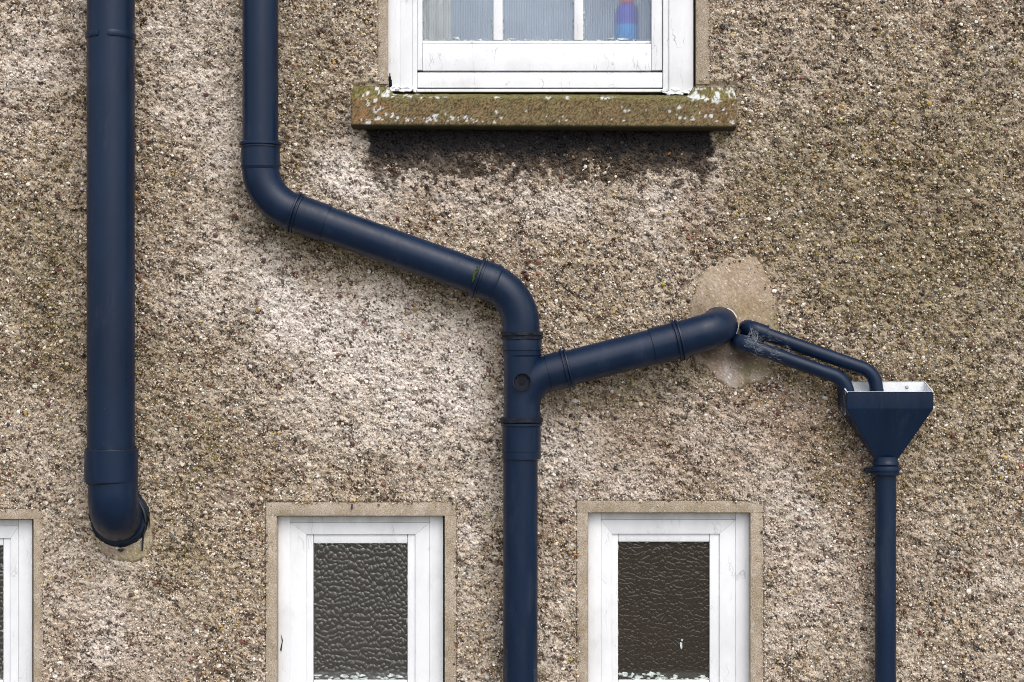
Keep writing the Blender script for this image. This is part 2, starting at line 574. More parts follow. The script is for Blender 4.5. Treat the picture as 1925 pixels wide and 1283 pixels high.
# ------------------------------------------------------------------ the wall
STEP = 2.5
WA, WB, WC, WD = -320, 2246, -260, 1546
us = np.concatenate([np.arange(WA, -25, 6.), np.arange(-25, 1950, STEP), np.arange(1952, WB, 6.)])
vs_ = np.concatenate([np.arange(WC, -25, 6.), np.arange(-25, 1308, STEP), np.arange(1310, WD, 6.)])
def insert(arr, vals):
    arr = arr[np.all(np.abs(arr[:, None] - np.array(vals)[None]) > STEP * .45, axis=1)]
    return np.sort(np.concatenate([arr, vals]))
us = insert(us, sorted({q for o in openings for q in (o[0], o[2]) if WA < q < WB}))
vs_ = insert(vs_, sorted({q for o in openings for q in (o[1], o[3]) if WC < q < WD}))
UU, VV = np.meshgrid(us, vs_)
uf, vf = UU.ravel(), VV.ravel()

def lump(u, v):
    """large and middling unevenness of the hand-thrown coat, metres"""
    h = .012 * (fbm(u, v, 160, 71, 3) - .5)
    wu = u + 14 * (fbm(u, v, 30, 73, 2) - .5)
    h = h + .0175 * (fbm(wu * .7, v, 24, 75, 4, .62) - .5)
    calm = sstep(1545, 1575, u) * (1 - sstep(1755, 1785, u)) * sstep(690, 712, v) * (1 - sstep(850, 885, v))
    return h * (1 - .8 * calm) - .004 * calm

def in_rects(u, v, rects, pad=0):
    t = np.zeros(np.shape(u), bool)
    for a, b, c, d in rects:
        t |= (u > a - pad) & (u < c + pad) & (v > b - pad) & (v < d + pad)
    return t

PATCHES = [  # outlines of the smooth repairs
    [(1304, 556), (1309, 534), (1320, 514), (1336, 499), (1354, 490), (1376, 485), (1400, 481), (1420, 484), (1432, 496), (1439, 512), (1447, 530), (1456, 548), (1462, 572), (1464, 600), (1461, 640), (1446, 668), (1418, 650), (1330, 640), (1296, 612), (1294, 575)],
    [(1296, 640), (1330, 632), (1400, 640), (1452, 668), (1452, 700), (1440, 718), (1404, 724), (1384, 736), (1368, 730), (1344, 714), (1330, 694), (1306, 684)],
    [(172, 945), (186, 935), (266, 930), (282, 950), (290, 985), (287, 1026), (276, 1048), (252, 1058), (228, 1056), (204, 1050), (184, 1036), (174, 1000)],
]
def in_poly(u, v, poly):
    t = np.zeros(np.shape(u), bool)
    n = len(poly)
    for i in range(n):
        x0, y0 = poly[i]; x1, y1 = poly[(i + 1) % n]
        cond = ((y0 > v) != (y1 > v))
        xx = (x1 - x0) * (v - y0) / ((y1 - y0) if y1 != y0 else 1e-9) + x0
        t ^= cond & (u < xx)
    return t

mk = masks(uf, vf)
under = np.zeros(uf.shape, bool)
for pl in PATCHES:
    wv_ = 12 * (fbm(uf, vf, 14, 203, 3) - .5)
    under |= in_poly(uf + wv_, vf + wv_, pl)
dk0 = fbm((uf * .94 + vf * .34) * .5, vf * .94 - uf * .34, 6.5, 91, 2, .75)
h = lump(uf, vf) + .0075 * (vnoise(uf, vf, 6.5, 81) - .5) - .006 * sstep(.52, .66, dk0) + .006 * (RNG.random(uf.shape) - .5)
h = h * (1 - .45 * mk[2]) + .006
smooth_zone = in_rects(uf, vf, bands, 1) | in_rects(uf, vf, [SILL_BOX], -4)
h = np.where(under, h * .25 - .004, h)
h = np.where(smooth_zone, -.006, h)
wx = (uf - U0) * S; wz = ZC + (V0 - vf) * S
verts = np.stack([wx, -h, wz], 1)
cols = base_col(uf, vf, mk)
# matrix speckle: grains too fine to pick apart
gr = RNG.random(uf.shape)
dk = fbm((uf * .94 + vf * .34) * .5, vf * .94 - uf * .34, 6.5, 91, 2, .75) * .60 + fbm(uf, vf, 44, 95, 3) * .40
dark_tone = (RNG.random(uf.shape) < np.clip(.09 + 1.6 * np.clip(dk - .50, 0, 1), 0, .50))  # dark specks on the recess noise: fine grit plus painted crevice shade
cols = cols * (.66 + .54 * gr)[:, None] * np.where(dark_tone[:, None], np.array([[.17, .14, .12]]), 1.0)
nu, nv = len(us), len(vs_)
ii = np.arange(nv - 1)[:, None] * nu + np.arange(nu - 1)[None]
cu = (us[:-1] + us[1:]) / 2; cv = (vs_[:-1] + vs_[1:]) / 2
CU, CV = np.meshgrid(cu, cv)
keep = ~in_rects(CU, CV, openings)
a = ii[keep]
quads = np.stack([a, a + nu, a + nu + 1, a + 1], 1)
# the plain rest of the house wall round the measured part, and its thickness
ua, ub, va, vb = us[0], us[-1], vs_[0], vs_[-1]
def W(u, v, y=0): return ((u - U0) * S, y, ZC + (V0 - v) * S)
gv = V0 + ZC / S
UL, UR, VT = -2100, 4000, -1300
tops = TOP['o']
ring = [W(UL, VT), W(UR, VT), W(UR, gv), W(UL, gv),
        W(UL, va), W(ua, va), W(ub, va), W(UR, va), W(UL, vb), W(ua, vb), W(ub, vb), W(UR, vb),
        W(tops[0], VT), W(tops[2], VT), W(tops[0], va), W(tops[2], va), W(tops[0], tops[1]), W(tops[2], tops[1]),
        W(UL, VT, .35), W(UR, VT, .35), W(UR, gv, .35), W(UL, gv, .35)]
n0 = len(verts)
rf = [(0, 4, 14, 12), (12, 16, 17, 13), (13, 15, 7, 1), (4, 8, 9, 5), (6, 10, 11, 7), (8, 3, 2, 11),
      (18, 0, 1, 19), (0, 18, 21, 3), (1, 2, 20, 19)]
verts = np.concatenate([verts, np.array(ring)])
cols = np.concatenate([cols, np.tile(np.array([[.30, .24, .17]]), (len(ring), 1))])
quads = np.concatenate([quads, np.array(rf) + n0])
wall = obj_np('roughcast_wall', verts, quads, M['harl'], None, cols, True)
tag(wall, 'pebble-dashed house wall of weathered beige roughcast behind all the dark pipes', 'wall', None, 'thing')

# ------------------------------------------------------------------ grit thrown into the coat (uncountable)
ico = []
phi = (1 + 5 ** .5) / 2
bmi = bmesh.new(); bmesh.ops.create_icosphere(bmi, subdivisions=1, radius=1)
bmi.verts.ensure_lookup_table()
V = np.array([v.co[:] for v in bmi.verts]); F = np.array([[v.index for v in f.verts] for f in bmi.faces])
bmi.free()
drop = V[:, 2].argmin()
F = F[~(F == drop).any(1)]
idx = [i for i in range(12) if i != drop]; rem = {o: n for n, o in enumerate(idx)}
V = V[idx]; F = np.vectorize(rem.get)(F)

N_FINE, N_COARSE = 245000, 30000
N = N_FINE + N_COARSE
pu = RNG.uniform(-60, 1985, N); pv = RNG.uniform(-60, 1343, N)
# coarser and sparser where the wall runs on outside the picture
N_OUT = 26000
ou = RNG.uniform(WA + 6, WB - 6, N_OUT); ov = RNG.uniform(WC + 6, WD - 6, N_OUT)
out_ok = (ou < -50) | (ou > 1975) | (ov < -50) | (ov > 1333)
pu = np.concatenate([pu, ou[out_ok]]); pv = np.concatenate([pv, ov[out_ok]])
coarse = np.zeros(len(pu), bool); coarse[N_FINE:] = True
N = len(pu)
jb = RNG.normal(0, 2.2, (2, N))
bad = in_rects(pu + jb[0], pv + jb[1], bands, -2.0) | in_rects(pu, pv, [SILL_BOX], 0) | in_rects(pu, pv, openings, 2)
for i, pl in enumerate(PATCHES):
    jit_ = RNG.normal(0, 7.5, (2, N)); wv_ = 12 * (fbm(pu, pv, 14, 203, 3) - .5)
    bad |= in_poly(pu + jit_[0] + wv_, pv + jit_[1] + wv_, pl) & (RNG.random(N) < (.985, .97, .80)[i])
mkp = masks(pu, pv)
dens = 1 - .30 * mkp[0] - .55 * mkp[2]
bad |= RNG.random(N) > dens
pu, pv, coarse = pu[~bad], pv[~bad], coarse[~bad]; mkp = [q[~bad] for q in mkp]
N = len(pu)
rad = np.where(coarse, np.clip(RNG.lognormal(math.log(2.35), .30, N), 1.5, 4.6), np.clip(RNG.lognormal(math.log(1.50), .30, N), .85, 2.9))
rad = np.where((pu < -50) | (pu > 1975) | (pv < -50) | (pv > 1333), np.maximum(rad, 3.0), rad)
cla = RNG.random(N)
big = coarse & (RNG.random(N) < .014)
rad = np.where(big, RNG.uniform(3.6, 5.8, N), rad)
base = base_col(pu, pv, mkp)
pal = np.array([[.72, .68, .62], [.60, .51, .40], [.42, .31, .19], [.26, .18, .11], [.085, .055, .036], [.030, .021, .016],
                [.44, .29, .085], [.17, .055, .042], [.36, .38, .37], [.85, .85, .83]])
wts = np.array([.17, .24, .20, .13, .10, .05, .040, .018, .045, .007]); wts /= wts.sum()
pick = RNG.choice(len(pal), N, p=wts)
# dark grains gather in short slanting runs that also paint crevice shade
ru = pu * .94 + pv * .34; rv = pv * .94 - pu * .34
run = fbm(ru * .5, rv, 6.5, 91, 2, .75) * .60 + fbm(pu, pv, 44, 95, 3) * .40
darkp = np.clip(.085 + 1.9 * np.clip(run - .50, 0, 1), 0, .55)
isdark = RNG.random(N) < darkp
pick = np.where(isdark, RNG.choice([4, 5, 4, 3, 7], N, p=[.34, .30, .2, .08, .08]), pick)
pc = np.minimum(pal[pick] * RNG.uniform(.85, 1.32, N)[:, None], .93)
redp = np.array([[.13, .045, .038], [.10, .048, .048], [.20, .095, .06], [.075, .045, .048], [.07, .072, .07], [.34, .21, .075], [.62, .59, .54]])
pc = np.where(big[:, None], redp[RNG.choice(7, N, p=[.3, .22, .16, .12, .08, .05, .07])], pc)
# limewash bleaches most grains where the coat is pale; algae and painted pipe shade darken them where it is green
k = np.clip(mkp[0] * 1.3, 0, 1)
bleach = (RNG.random(N) < .92) & ~big & ~isdark
kk = np.where(bleach, k * .93, k * .05)[:, None]
pc = pc * (1 - kk) + base * RNG.uniform(.9, 1.15, N)[:, None] * kk
kd = np.clip(mkp[1], 0, 1)[:, None] * np.where(big, .2, .38)[:, None]
pc = pc * (1 - kd) + pc * np.array([[.55, .52, .36]]) * kd
ol = ((mkp[1] > .3) & (RNG.random(N) < .14))
pc[ol] = np.array([.21, .165, .045]) * RNG.uniform(.7, 1.3, ol.sum())[:, None]
rag = fbm(pu, pv, 9, 97, 2)
hit = (RNG.random(N) * .45 + rag * .75) < (mkp[3] * .80)
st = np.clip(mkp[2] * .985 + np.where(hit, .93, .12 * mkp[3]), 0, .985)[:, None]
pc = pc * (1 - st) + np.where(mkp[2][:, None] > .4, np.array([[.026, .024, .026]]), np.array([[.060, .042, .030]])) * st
org = RNG.random(N) < .00018
pc[org] = [.55, .17, .02]
yel = (RNG.random(N) < .0012)
pc[yel] = [.42, .36, .03]
hh = (lump(pu, pv) * (1 - .45 * mkp[2])) + .006
an = RNG.uniform(0, 2 * math.pi, N)
sx = rad * RNG.uniform(.8, 1.25, N) * S; sz = rad * RNG.uniform(.75, 1.1, N) * S; sd = rad * RNG.uniform(.55, 1.45, N) * S
tilt = RNG.normal(0, .35, N)
chipV = np.array([[0, 1, 0], [-.9, -.6, 0], [.9, -.6, 0], [.1, .55, .9], [-.55, -.3, 1.0], [.5, -.4, .85]], float)
chipF = np.array([[3, 4, 5], [0, 1, 4], [0, 4, 3], [1, 2, 5], [1, 5, 4], [2, 0, 3], [2, 3, 5]])
def grains(sel, V, F, lo, hi, name):
    n = int(sel.sum())
    jit = RNG.uniform(lo, hi, (n, len(V), 3))
    X = V[None, :, 0] * jit[..., 0] * sx[sel][:, None]; Z = V[None, :, 1] * jit[..., 1] * sz[sel][:, None]; Y = V[None, :, 2] * jit[..., 2] * sd[sel][:, None]
    ca, sa = np.cos(an[sel])[:, None], np.sin(an[sel])[:, None]
    X, Z = X * ca - Z * sa, X * sa + Z * ca
    Y2 = Y + tilt[sel][:, None] * Z
    PV = np.stack([(pu[sel] - U0)[:, None] * S + X, -(hh[sel][:, None] + .0004 + Y2), ZC + (V0 - pv[sel])[:, None] * S + Z], 2).reshape(-1, 3)
    PF = (F[None] + (np.arange(n) * len(V))[:, None, None]).reshape(-1, 3)
    o_ = obj_np(name, PV, PF, M['grit'], wall, np.repeat(pc[sel], len(V), 0), False)
    o_['kind'] = 'stuff'
grains(~coarse, chipV, chipF, .75, 1.25, 'dash_grit')
grains(coarse, V, F, .72, 1.28, 'dash_pebbles')

# ------------------------------------------------------------------ repairs of smooth mortar on the wall
def patch(poly, m, th, label, seed, cols_, stains):
    poly = np.array(poly, float)
    poly = poly.mean(0) + (poly - poly.mean(0)) * 1.05
    lo = poly.min(0) - 6; hi = poly.max(0) + 6
    st_ = 2.6
    gu = np.arange(lo[0], hi[0], st_); gv_ = np.arange(lo[1], hi[1], st_)
    A, B = np.meshgrid(gu, gv_)
    wu = A + 9 * (fbm(A, B, 16, seed, 3) - .5); wv = B + 9 * (fbm(A, B, 16, seed + 3, 3) - .5)
    ins = in_poly(wu, wv, [tuple(q) for q in poly])
    # distance to the outline for a feathered edge
    dist = np.full(A.shape, 1e9)
    for i in range(len(poly)):
        p0, p1 = poly[i], poly[(i + 1) % len(poly)]
        e = p1 - p0; t = np.clip(((wu - p0[0]) * e[0] + (wv - p0[1]) * e[1]) / (e @ e), 0, 1)
        dist = np.minimum(dist, np.hypot(wu - p0[0] - t * e[0], wv - p0[1] - t * e[1]))
    dist = np.where(ins, dist, -dist)
    hgt = -.010 + (th + .006) * sstep(-3, 7, dist) + .003 * (fbm(A, B, 40, seed + 9, 3) - .5) + .0012 * (fbm(A, B, 7, seed + 5, 2) - .5)
    hgt = hgt + .55 * .012 * (fbm(A, B, 160, 71, 3) - .5)
    vv = np.stack([(A - U0) * S, -hgt, ZC + (V0 - B) * S], 2).reshape(-1, 3)
    nA = A.shape[1]
    q = np.arange(A.shape[0] - 1)[:, None] * nA + np.arange(nA - 1)[None]
    ok = (dist > -4)
    ok = ok[:-1, :-1] & ok[1:, :-1] & ok[:-1, 1:] & ok[1:, 1:]
    q = q[ok]
    n1 = fbm(A, B, 45, seed + 21, 4, .6)[..., None]; n2 = fbm(A, B, 22, seed + 25, 4, .65)[..., None]
    c = np.array(cols_[0]) * (1 - sstep(.40, .62, n1)) + np.array(cols_[1]) * sstep(.40, .62, n1)
    c = c * (1 - .8 * sstep(.54, .70, n2)) + np.array(cols_[2]) * .8 * sstep(.54, .70, n2)
    edge = (1 - sstep(0, 16, dist + 14 * (n2[..., 0] - .5)))[..., None]
    c = c * (1 - .75 * edge) + np.array([.33, .265, .185]) * .75 * edge
    for (bu, bv, br_, amp, cc_) in stains:
        f = (amp * np.exp(-(((A - bu) / br_[0]) ** 2 + ((B - bv) / br_[1]) ** 2)) * (.5 + n2[..., 0]))[..., None]
        f = np.clip(f, 0, .95)
        c = c * (1 - f) + np.array(cc_) * f
    c = c * (.74 + .52 * RNG.random(A.shape))[..., None]
    wh = RNG.random(A.shape) < .035
    c[wh] = c[wh] * 1.7
    return obj_np('mortar_patch', vv, np.stack([q, q + nA, q + nA + 1, q + 1], 1), m, wall, c.reshape(-1, 3), True, label)
M['patch_t'] = tint_mat('repair_mortar', .93, 330, .8, .0022, .30, 400, .2)
moss_ = (.16, .145, .045); damp = (.10, .075, .055); pale_ = (.50, .45, .40)
patch(PATCHES[0], M['patch_t'], .0125, 'smooth sandy mortar patch above the branch pipe hole', 201, [(.38, .295, .212), (.43, .34, .255), (.33, .25, .168)],
      [(1380, 585, (60, 26), .75, (.27, .20, .11)), (1310, 600, (26, 40), .5, damp), (1452, 605, (18, 22), .5, moss_)])
patch(PATCHES[1], M['patch_t'], .0115, 'pinkish smeared mortar patch below the branch pipe hole', 231, [(.33, .255, .20), (.42, .335, .275), (.24, .20, .12)],
      [(1368, 700, (9, 34), 1.0, pale_), (1395, 672, (40, 16), .9, damp), (1425, 690, (24, 12), .8, (.16, .155, .07)), (1330, 660, (22, 18), .8, damp), (1440, 664, (20, 14), .8, damp)])
patch(PATCHES[2], M['patch_t'], .0120, 'mossy mortar patch round the foot of the wide pipe', 261, [(.40, .325, .235), (.46, .385, .29), (.32, .26, .16)],
      [(262, 1035, (24, 22), .55, (.24, .20, .09)), (278, 985, (10, 34), .35, moss_), (235, 1046, (22, 10), .5, (.24, .21, .10)), (200, 1040, (24, 14), .6, (.26, .19, .15))])

# ------------------------------------------------------------------ cement margins round the openings
def margin(u0, v0, u1, v1, label, d1=.0065):
    bm = bmesh.new()
    uvbox(bm, u0, v0, u1, v1, -.14, d1, .0010, 2)
    obj_bm('window_margin', bm, M['margin'], wall, label)
side = {0: 'casement window left of the middle pipe', 1: 'casement window right of the middle pipe', 2: 'casement window cut by the left edge'}
for i, w_ in enumerate(WIN_LOW):
    o, m_ = w_['o'], w_['m']
    margin(m_[0], m_[1], m_[2], o[1], 'lichen-stained cement lintel band over the ' + side[i], .0067)
    margin(m_[0], o[1] + .08, o[0], LOW_END + 25, 'left cement jamb band of the ' + side[i])
    margin(o[2], o[1] + .08, m_[2], LOW_END + 25, 'right cement jamb band of the ' + side[i])
o, m_ = TOP['o'], TOP['m']
margin(m_[0], m_[1], o[0], 158, 'left cement jamb band of the upper sash window')
margin(o[2], m_[1], m_[2], 158, 'right cement jamb band of the upper sash window')

# a cut nail end over the left casement
bm = bmesh.new()
a_, b_ = P(662, 948, .004), P(661, 958, .016)
sweep(bm, [a_, (a_ + b_) / 2 + Vector((.001, 0, 0)), b_], [.0028, .0034, .0022], 8)
obj_bm('nail', bm, M['drip'], wall, 'short black nail stub in the lintel band')

# ------------------------------------------------------------------ obscure glass panes
def relief_pane(parent, u0, v0, u1, v1, d, kind, seed):
    st_ = 1.25
    gu = np.arange(u0, u1 + st_, st_); gv_ = np.arange(v0, v1 + st_, st_)
    A, B = np.meshgrid(gu, gv_)
    if kind == 'hammered':
        wu = A + 12 * (fbm(A, B, 40, seed, 2) - .5); wv = B + 12 * (fbm(A, B, 55, seed + 1, 2) - .5)
        f1, f2 = worley(wu, wv, 10.5, seed + 2, .72)
        t_ = np.clip((f2 - f1) / .34, 0, 1); hgt = .0024 * t_ * (2 - t_) - .0026 * np.minimum(f1, .8) ** 2
        hgt = hgt + .0012 * (fbm(A, B, 60, seed + 4, 2) - .5)
    else:
        wu = A + 14 * (fbm(A, B, 30, seed, 2) - .5); wv = B + 14 * (fbm(A, B, 30, seed + 1, 2) - .5)
        f1, f2 = worley(wu, wv, 8.8, seed + 2, 1.15)
        e = np.clip((f2 - f1) / .24, 0, 1)
        hgt = -.0011 * (1 - e) ** 2 + .0009 * (fbm(A, B, 12, seed + 4, 2) - .5)
    k_ = S * (D - d) / D
    fr_ = np.stack([(A - U0) * k_, -(d + hgt), ZC + (V0 - B) * k_], 2).reshape(-1, 3)
    nA, nB = A.shape[1], A.shape[0]
    q = (np.arange(nB - 1)[:, None] * nA + np.arange(nA - 1)[None]).ravel()
    quads_ = np.stack([q, q + nA, q + nA + 1, q + 1], 1)
    # plain back face 4 mm behind
    cor = [0, (nB - 1) * nA, nB * nA - 1, nA - 1]
    bk = fr_[cor].copy(); bk[:, 1] = -(d - .005)
    n_ = len(fr_)
    
    return obj_np('pane', fr_, quads_, M['glass' if kind == 'hammered' else 'glass_cell'], parent, None, True)

def room(u0, v0, u1, v1, depth, m, name='room'):
    a, b = P(u0, v1, 0), P(u1, v0, 0)
    y0 = .11
    bm = bmesh.new()
    box_bm(bm, (a.x, y0, a.z), (b.x, y0 + depth, b.z))
    for f in list(bm.faces):
        if f.calc_center_median().y < y0 + .001: bm.faces.remove(f)
    o_ = obj_bm(name, bm, m, None, None, False)
    tag(o_, kind='structure')
    return o_

def smear(parent, pts, d, name='flaking_putty', m='putty', stuff=True):
    """ragged thin flakes stuck on the glass: list of (u, v, ru, rv)"""
    bm = bmesh.new()
    for (u, v, ru, rv) in pts:
        n = 11
        c = bm.verts.new(P(u, v, d + .0035))
        ph = random.uniform(0, 6)
        rr = [random.uniform(.55, 1.15) for _ in range(n)]
        r1, r2 = [], []
        for j in range(n):
            an = 2 * math.pi * j / n + ph * 0
            r1.append(bm.verts.new(P(u + ru * rr[j] * .7 * math.cos(an), v + rv * rr[j] * .7 * math.sin(an), d + .0030)))
            r2.append(bm.verts.new(P(u + ru * rr[j] * math.cos(an), v + rv * rr[j] * math.sin(an), d - .001)))
        for j in range(n):
            k = (j + 1) % n
            bm.faces.new((c, r1[j], r1[k])); bm.faces.new((r1[j], r2[j], r2[k], r1[k]))
    o_ = obj_bm(name, bm, M[m], parent)
    if stuff: o_['kind'] = 'stuff'
    return o_

def prism_uv(parent, name, poly, d0, d1, m, bev=.0012, label=None):
    bm = bmesh.new()
    fr_ = [bm.verts.new(P(u, v, d1)) for u, v in poly]
    bk_ = [bm.verts.new((q.co.x, -d0, q.co.z)) for q in fr_]
    n = len(poly)
    ff = bm.faces.new(fr_); bm.faces.new(bk_[::-1])
    for k in range(n): bm.faces.new((fr_[k], bk_[k], bk_[(k + 1) % n], fr_[(k + 1) % n]))
    if bev: bmesh.ops.bevel(bm, geom=list(ff.edges), offset=bev, segments=2, affect='EDGES', profile=.6)
    return obj_bm(name, bm, m, parent, label)

# ------------------------------------------------------------------ lower casement windows
def frame_bar(parent, name, u0, v0, u1, v1, d0, d1, m, bev=.003, label=None):
    bm = bmesh.new()
    uvbox(bm, u0, v0, u1, v1, d0, d1, bev, 2)
    return obj_bm(name, bm, m, parent, label)

labels = ['white casement window with grey hammered glass left of the branching middle pipe',
          'white casement window with dark brown textured glass right of the branching middle pipe',
          'white casement window mostly cut off beside the foot of the wide pipe']
for i, w_ in enumerate(WIN_LOW):
    o, s_, gl = w_['o'], w_['i'], w_['g']
    base = P((o[0] + o[2]) / 2, LOW_END, -.06)
    t = empty('casement_window', base, labels[i], 'window', 'casement windows along the lower wall')
    df, ds, dg = -.034, -.043, -.055
    mw, md = M['white_low'], M['white_dirty']
    q = 25
    gap = 3.0
    # fixed frame, mitred look: head between the jambs, butted
    frame_bar(t, 'jamb', o[0] + .6, o[1] + 1, o[0] + q, LOW_END - 20, -.12, df, mw, .0012)
    frame_bar(t, 'jamb', o[2] - q - gap, o[1] + 1, o[2] - gap, LOW_END - 20, -.12, df - .0005, mw, .0012)
    frame_bar(t, 'head', o[0] + q + .3, o[1] + 1, o[2] - q - gap - .3, o[1] + 13, -.12, df - .001, md, .0012, label='grimy frame head under the lintel band')
    frame_bar(t, 'frame_sill', o[0] - 1, LOW_END - 19.5, o[2] + 1, LOW_END + 2, -.13, .02, mw)
    # opening casement: stiles and rails
    cs = tag(bpy.data.objects.new('casement', None)); C.objects.link(cs); cs.parent = t
    c0, c1, cv = o[0] + q + .3, o[2] - q - gap - .3, o[1] + 13.4
    eb = LOW_END - 20.5; ib = LOW_BOT + 12; e_ = .12
    dc = df - .0022
    prism_uv(cs, 'stile', [(c0, cv), (s_[0], s_[1]), (s_[0], ib), (c0, eb)], -.11, dc, mw)
    prism_uv(cs, 'stile', [(c1, cv), (s_[2], s_[1]), (s_[2], ib), (c1, eb)], -.11, dc, mw)
    prism_uv(cs, 'rail', [(c0 + e_, cv), (c1 - e_, cv), (s_[2] - e_, s_[1]), (s_[0] + e_, s_[1])], -.11, dc - .0003, mw)
    prism_uv(cs, 'rail', [(c0 + e_, eb), (c1 - e_, eb), (s_[2] - e_, ib), (s_[0] + e_, ib)], -.11, dc - .0003, mw)
    # glazing beads
    for nm, (a0, b0, a1, b1) in dict(l=(s_[0] - 1, s_[1] - 1, gl[0], LOW_BOT + 13), r=(gl[2], s_[1] - 1, s_[2] + 1, LOW_BOT + 13),
                                     t=(gl[0] + .2, s_[1] - 1, gl[2] - .2, gl[1]), b=(gl[0] + .2, LOW_BOT, gl[2] - .2, LOW_BOT + 13)).items():
        frame_bar(cs, 'glazing_bead', a0, b0, a1, b1, -.075, ds - (.0015 if nm in 'tb' else 0), mw, .004)
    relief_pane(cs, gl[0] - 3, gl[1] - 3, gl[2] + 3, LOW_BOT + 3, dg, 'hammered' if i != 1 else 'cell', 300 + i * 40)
    # ragged old putty and paint along the edges of the glass
    pts = []
    for k in range(60):
        e = random.random()
        if e < .55: pts.append((random.choice((gl[0] - 1, gl[2] + 1)) + random.uniform(-1.5, 1), random.uniform(gl[1], LOW_BOT), random.uniform(.8, 1.9), random.uniform(2, 7)))
        elif e < .8: pts.append((random.uniform(gl[0], gl[2]), gl[1] + random.uniform(-2.5, .8), random.uniform(2, 7), random.uniform(.8, 1.6)))
        else: pts.append((random.uniform(gl[0] + 2, gl[2] - 2), LOW_BOT - abs(random.gauss(0, 3)), random.uniform(2, 7), random.uniform(1, 3)))
    for k in range(24):
        u = random.uniform(gl[0] + 3, gl[2] - 3)
        hgt_ = 5 + 13 * fbm(np.array([u]), np.array([0.]), 26, 600 + i, 3)[0]
        pts.append((u, LOW_BOT - random.uniform(0, hgt_), random.uniform(4, 10), random.uniform(2, 6)))
    # pale things on the inner sill, seen through the relief of the glass
    bm = bmesh.new(); uvbox(bm, gl[0] - 8, LOW_BOT - 14, gl[2] + 8, LOW_BOT + 8, -.12, -.072, .002)
    obj_bm('inner_sill', bm, M['hopper_in'], t, 'pale inner sill seen through the glass')
    smear(cs, pts, dg + .0015)
    if i == 1:
        smear(cs, [(1280, 1213, 3, 8), (1282, 1204, 2, 3)], dg + .001, 'paint_fleck', 'lichen')
    # dark room behind
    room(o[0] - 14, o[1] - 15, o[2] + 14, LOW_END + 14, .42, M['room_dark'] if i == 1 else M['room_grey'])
    # near-black strip puts the shade of the open gap into colour
    bm = bmesh.new(); uvbox(bm, o[2] - gap + .2, o[1] + .8, o[2] + 1, LOW_END - 20, -.12, -.085)
    obj_bm('gap_shade_strip', bm, M['void'], t, 'dark open gap beside the frame')
    if i == 0:
        bm = bmesh.new()
        vs0 = [P(528, 1192, df + .0004), P(532, 1204, df + .0004), P(529, 1226, df + .0004), P(526.5, 1222, df + .0004), P(530, 1206, df + .0004)]
        bot = [bm.verts.new(p) for p in vs0]; tp = [bm.verts.new(p + Vector((0, -.0012, 0))) for p in vs0]
        bm.faces.new(tp)
        for k in range(5): bm.faces.new((bot[k], bot[(k + 1) % 5], tp[(k + 1) % 5], tp[k]))
        obj_bm('paint_chip', bm, M['drip'], t, 'black chipped sliver on the left jamb')

# ------------------------------------------------------------------ upper sash window
o = TOP['o']
ts = empty('sash_window', P(1018, 172, -.05), 'large white peeling sash window above the mossy stone sill', 'window')
df = -.012
VT_ = o[1]
mw = M['white']
# jambs: outer lining, staff bead
frame_bar(ts, 'jamb', 729.5, VT_, 752, 171, -.13, df, mw, .0015)
frame_bar(ts, 'jamb', 752.15, VT_, 775, 170, -.13, df - .0015, mw, .0015)
frame_bar(ts, 'staff_bead', 775.3, VT_, 784, 169, -.12, df - .007, mw, .0015)
frame_bar(ts, 'jamb', 1258, VT_, 1303.5, 176, -.13, df, mw, .0015)
frame_bar(ts, 'staff_bead', 1246.5, VT_, 1257.6, 172, -.12, df - .006, mw, .003)
frame_bar(ts, 'head', 729.5, VT_ - 24, 1303.5, VT_ - .5, -.13, df, mw, .003)
frame_bar(ts, 'frame_sill', 784.5, 136.5, 1245.5, 165, -.13, df - .010, mw, .003)
frame_bar(ts, 'weather_strip', 776, 168, 1250, 173, -.10, df - .002, mw, .0015)
bm = bmesh.new(); uvbox(bm, 776, 128, 1256, 170, -.12, -.062); obj_bm('gap_shade_strip', bm, M['void'], ts, 'dark gap between the sash and the frame sill')  # backing coloured near-black as the shade in the gap
bm = bmesh.new(); uvbox(bm, 1303.8, VT_, 1309.5, 176, -.12, -.05); obj_bm('gap_shade_strip', bm, M['void'], ts, 'dark gap between jamb and masonry')  # same painted gap shade beside the jamb
# lower sash
sh = bpy.data.objects.new('sash', None); C.objects.link(sh); sh.parent = ts
dsh = df - .014
frame_bar(sh, 'stile', 784.6, VT_ + 200, 794, 131.5, -.07, dsh, mw, .0015)
frame_bar(sh, 'stile', 1225, VT_ + 200, 1245, 132, -.07, dsh, mw, .0015)
frame_bar(sh, 'bottom_rail', 794.3, 82.5, 1224.7, 133, -.07, dsh - .001, mw, .003)
frame_bar(sh, 'meeting_rail', 794.3, VT_ + 200, 1224.7, VT_ + 230, -.07, dsh - .001, mw, .003)
frame_bar(sh, 'glazing_bead', 794.3, 77, 1224.7, 82.2, -.07, dsh - .008, mw, .0025)
frame_bar(sh, 'glazing_bar', 927, VT_ + 230.3, 945.5, 76.7, -.07, dsh - .005, mw, .006)
frame_bar(sh, 'glazing_bar', 1079, VT_ + 230.3, 1097, 76.7, -.07, dsh - .005, mw, .006)
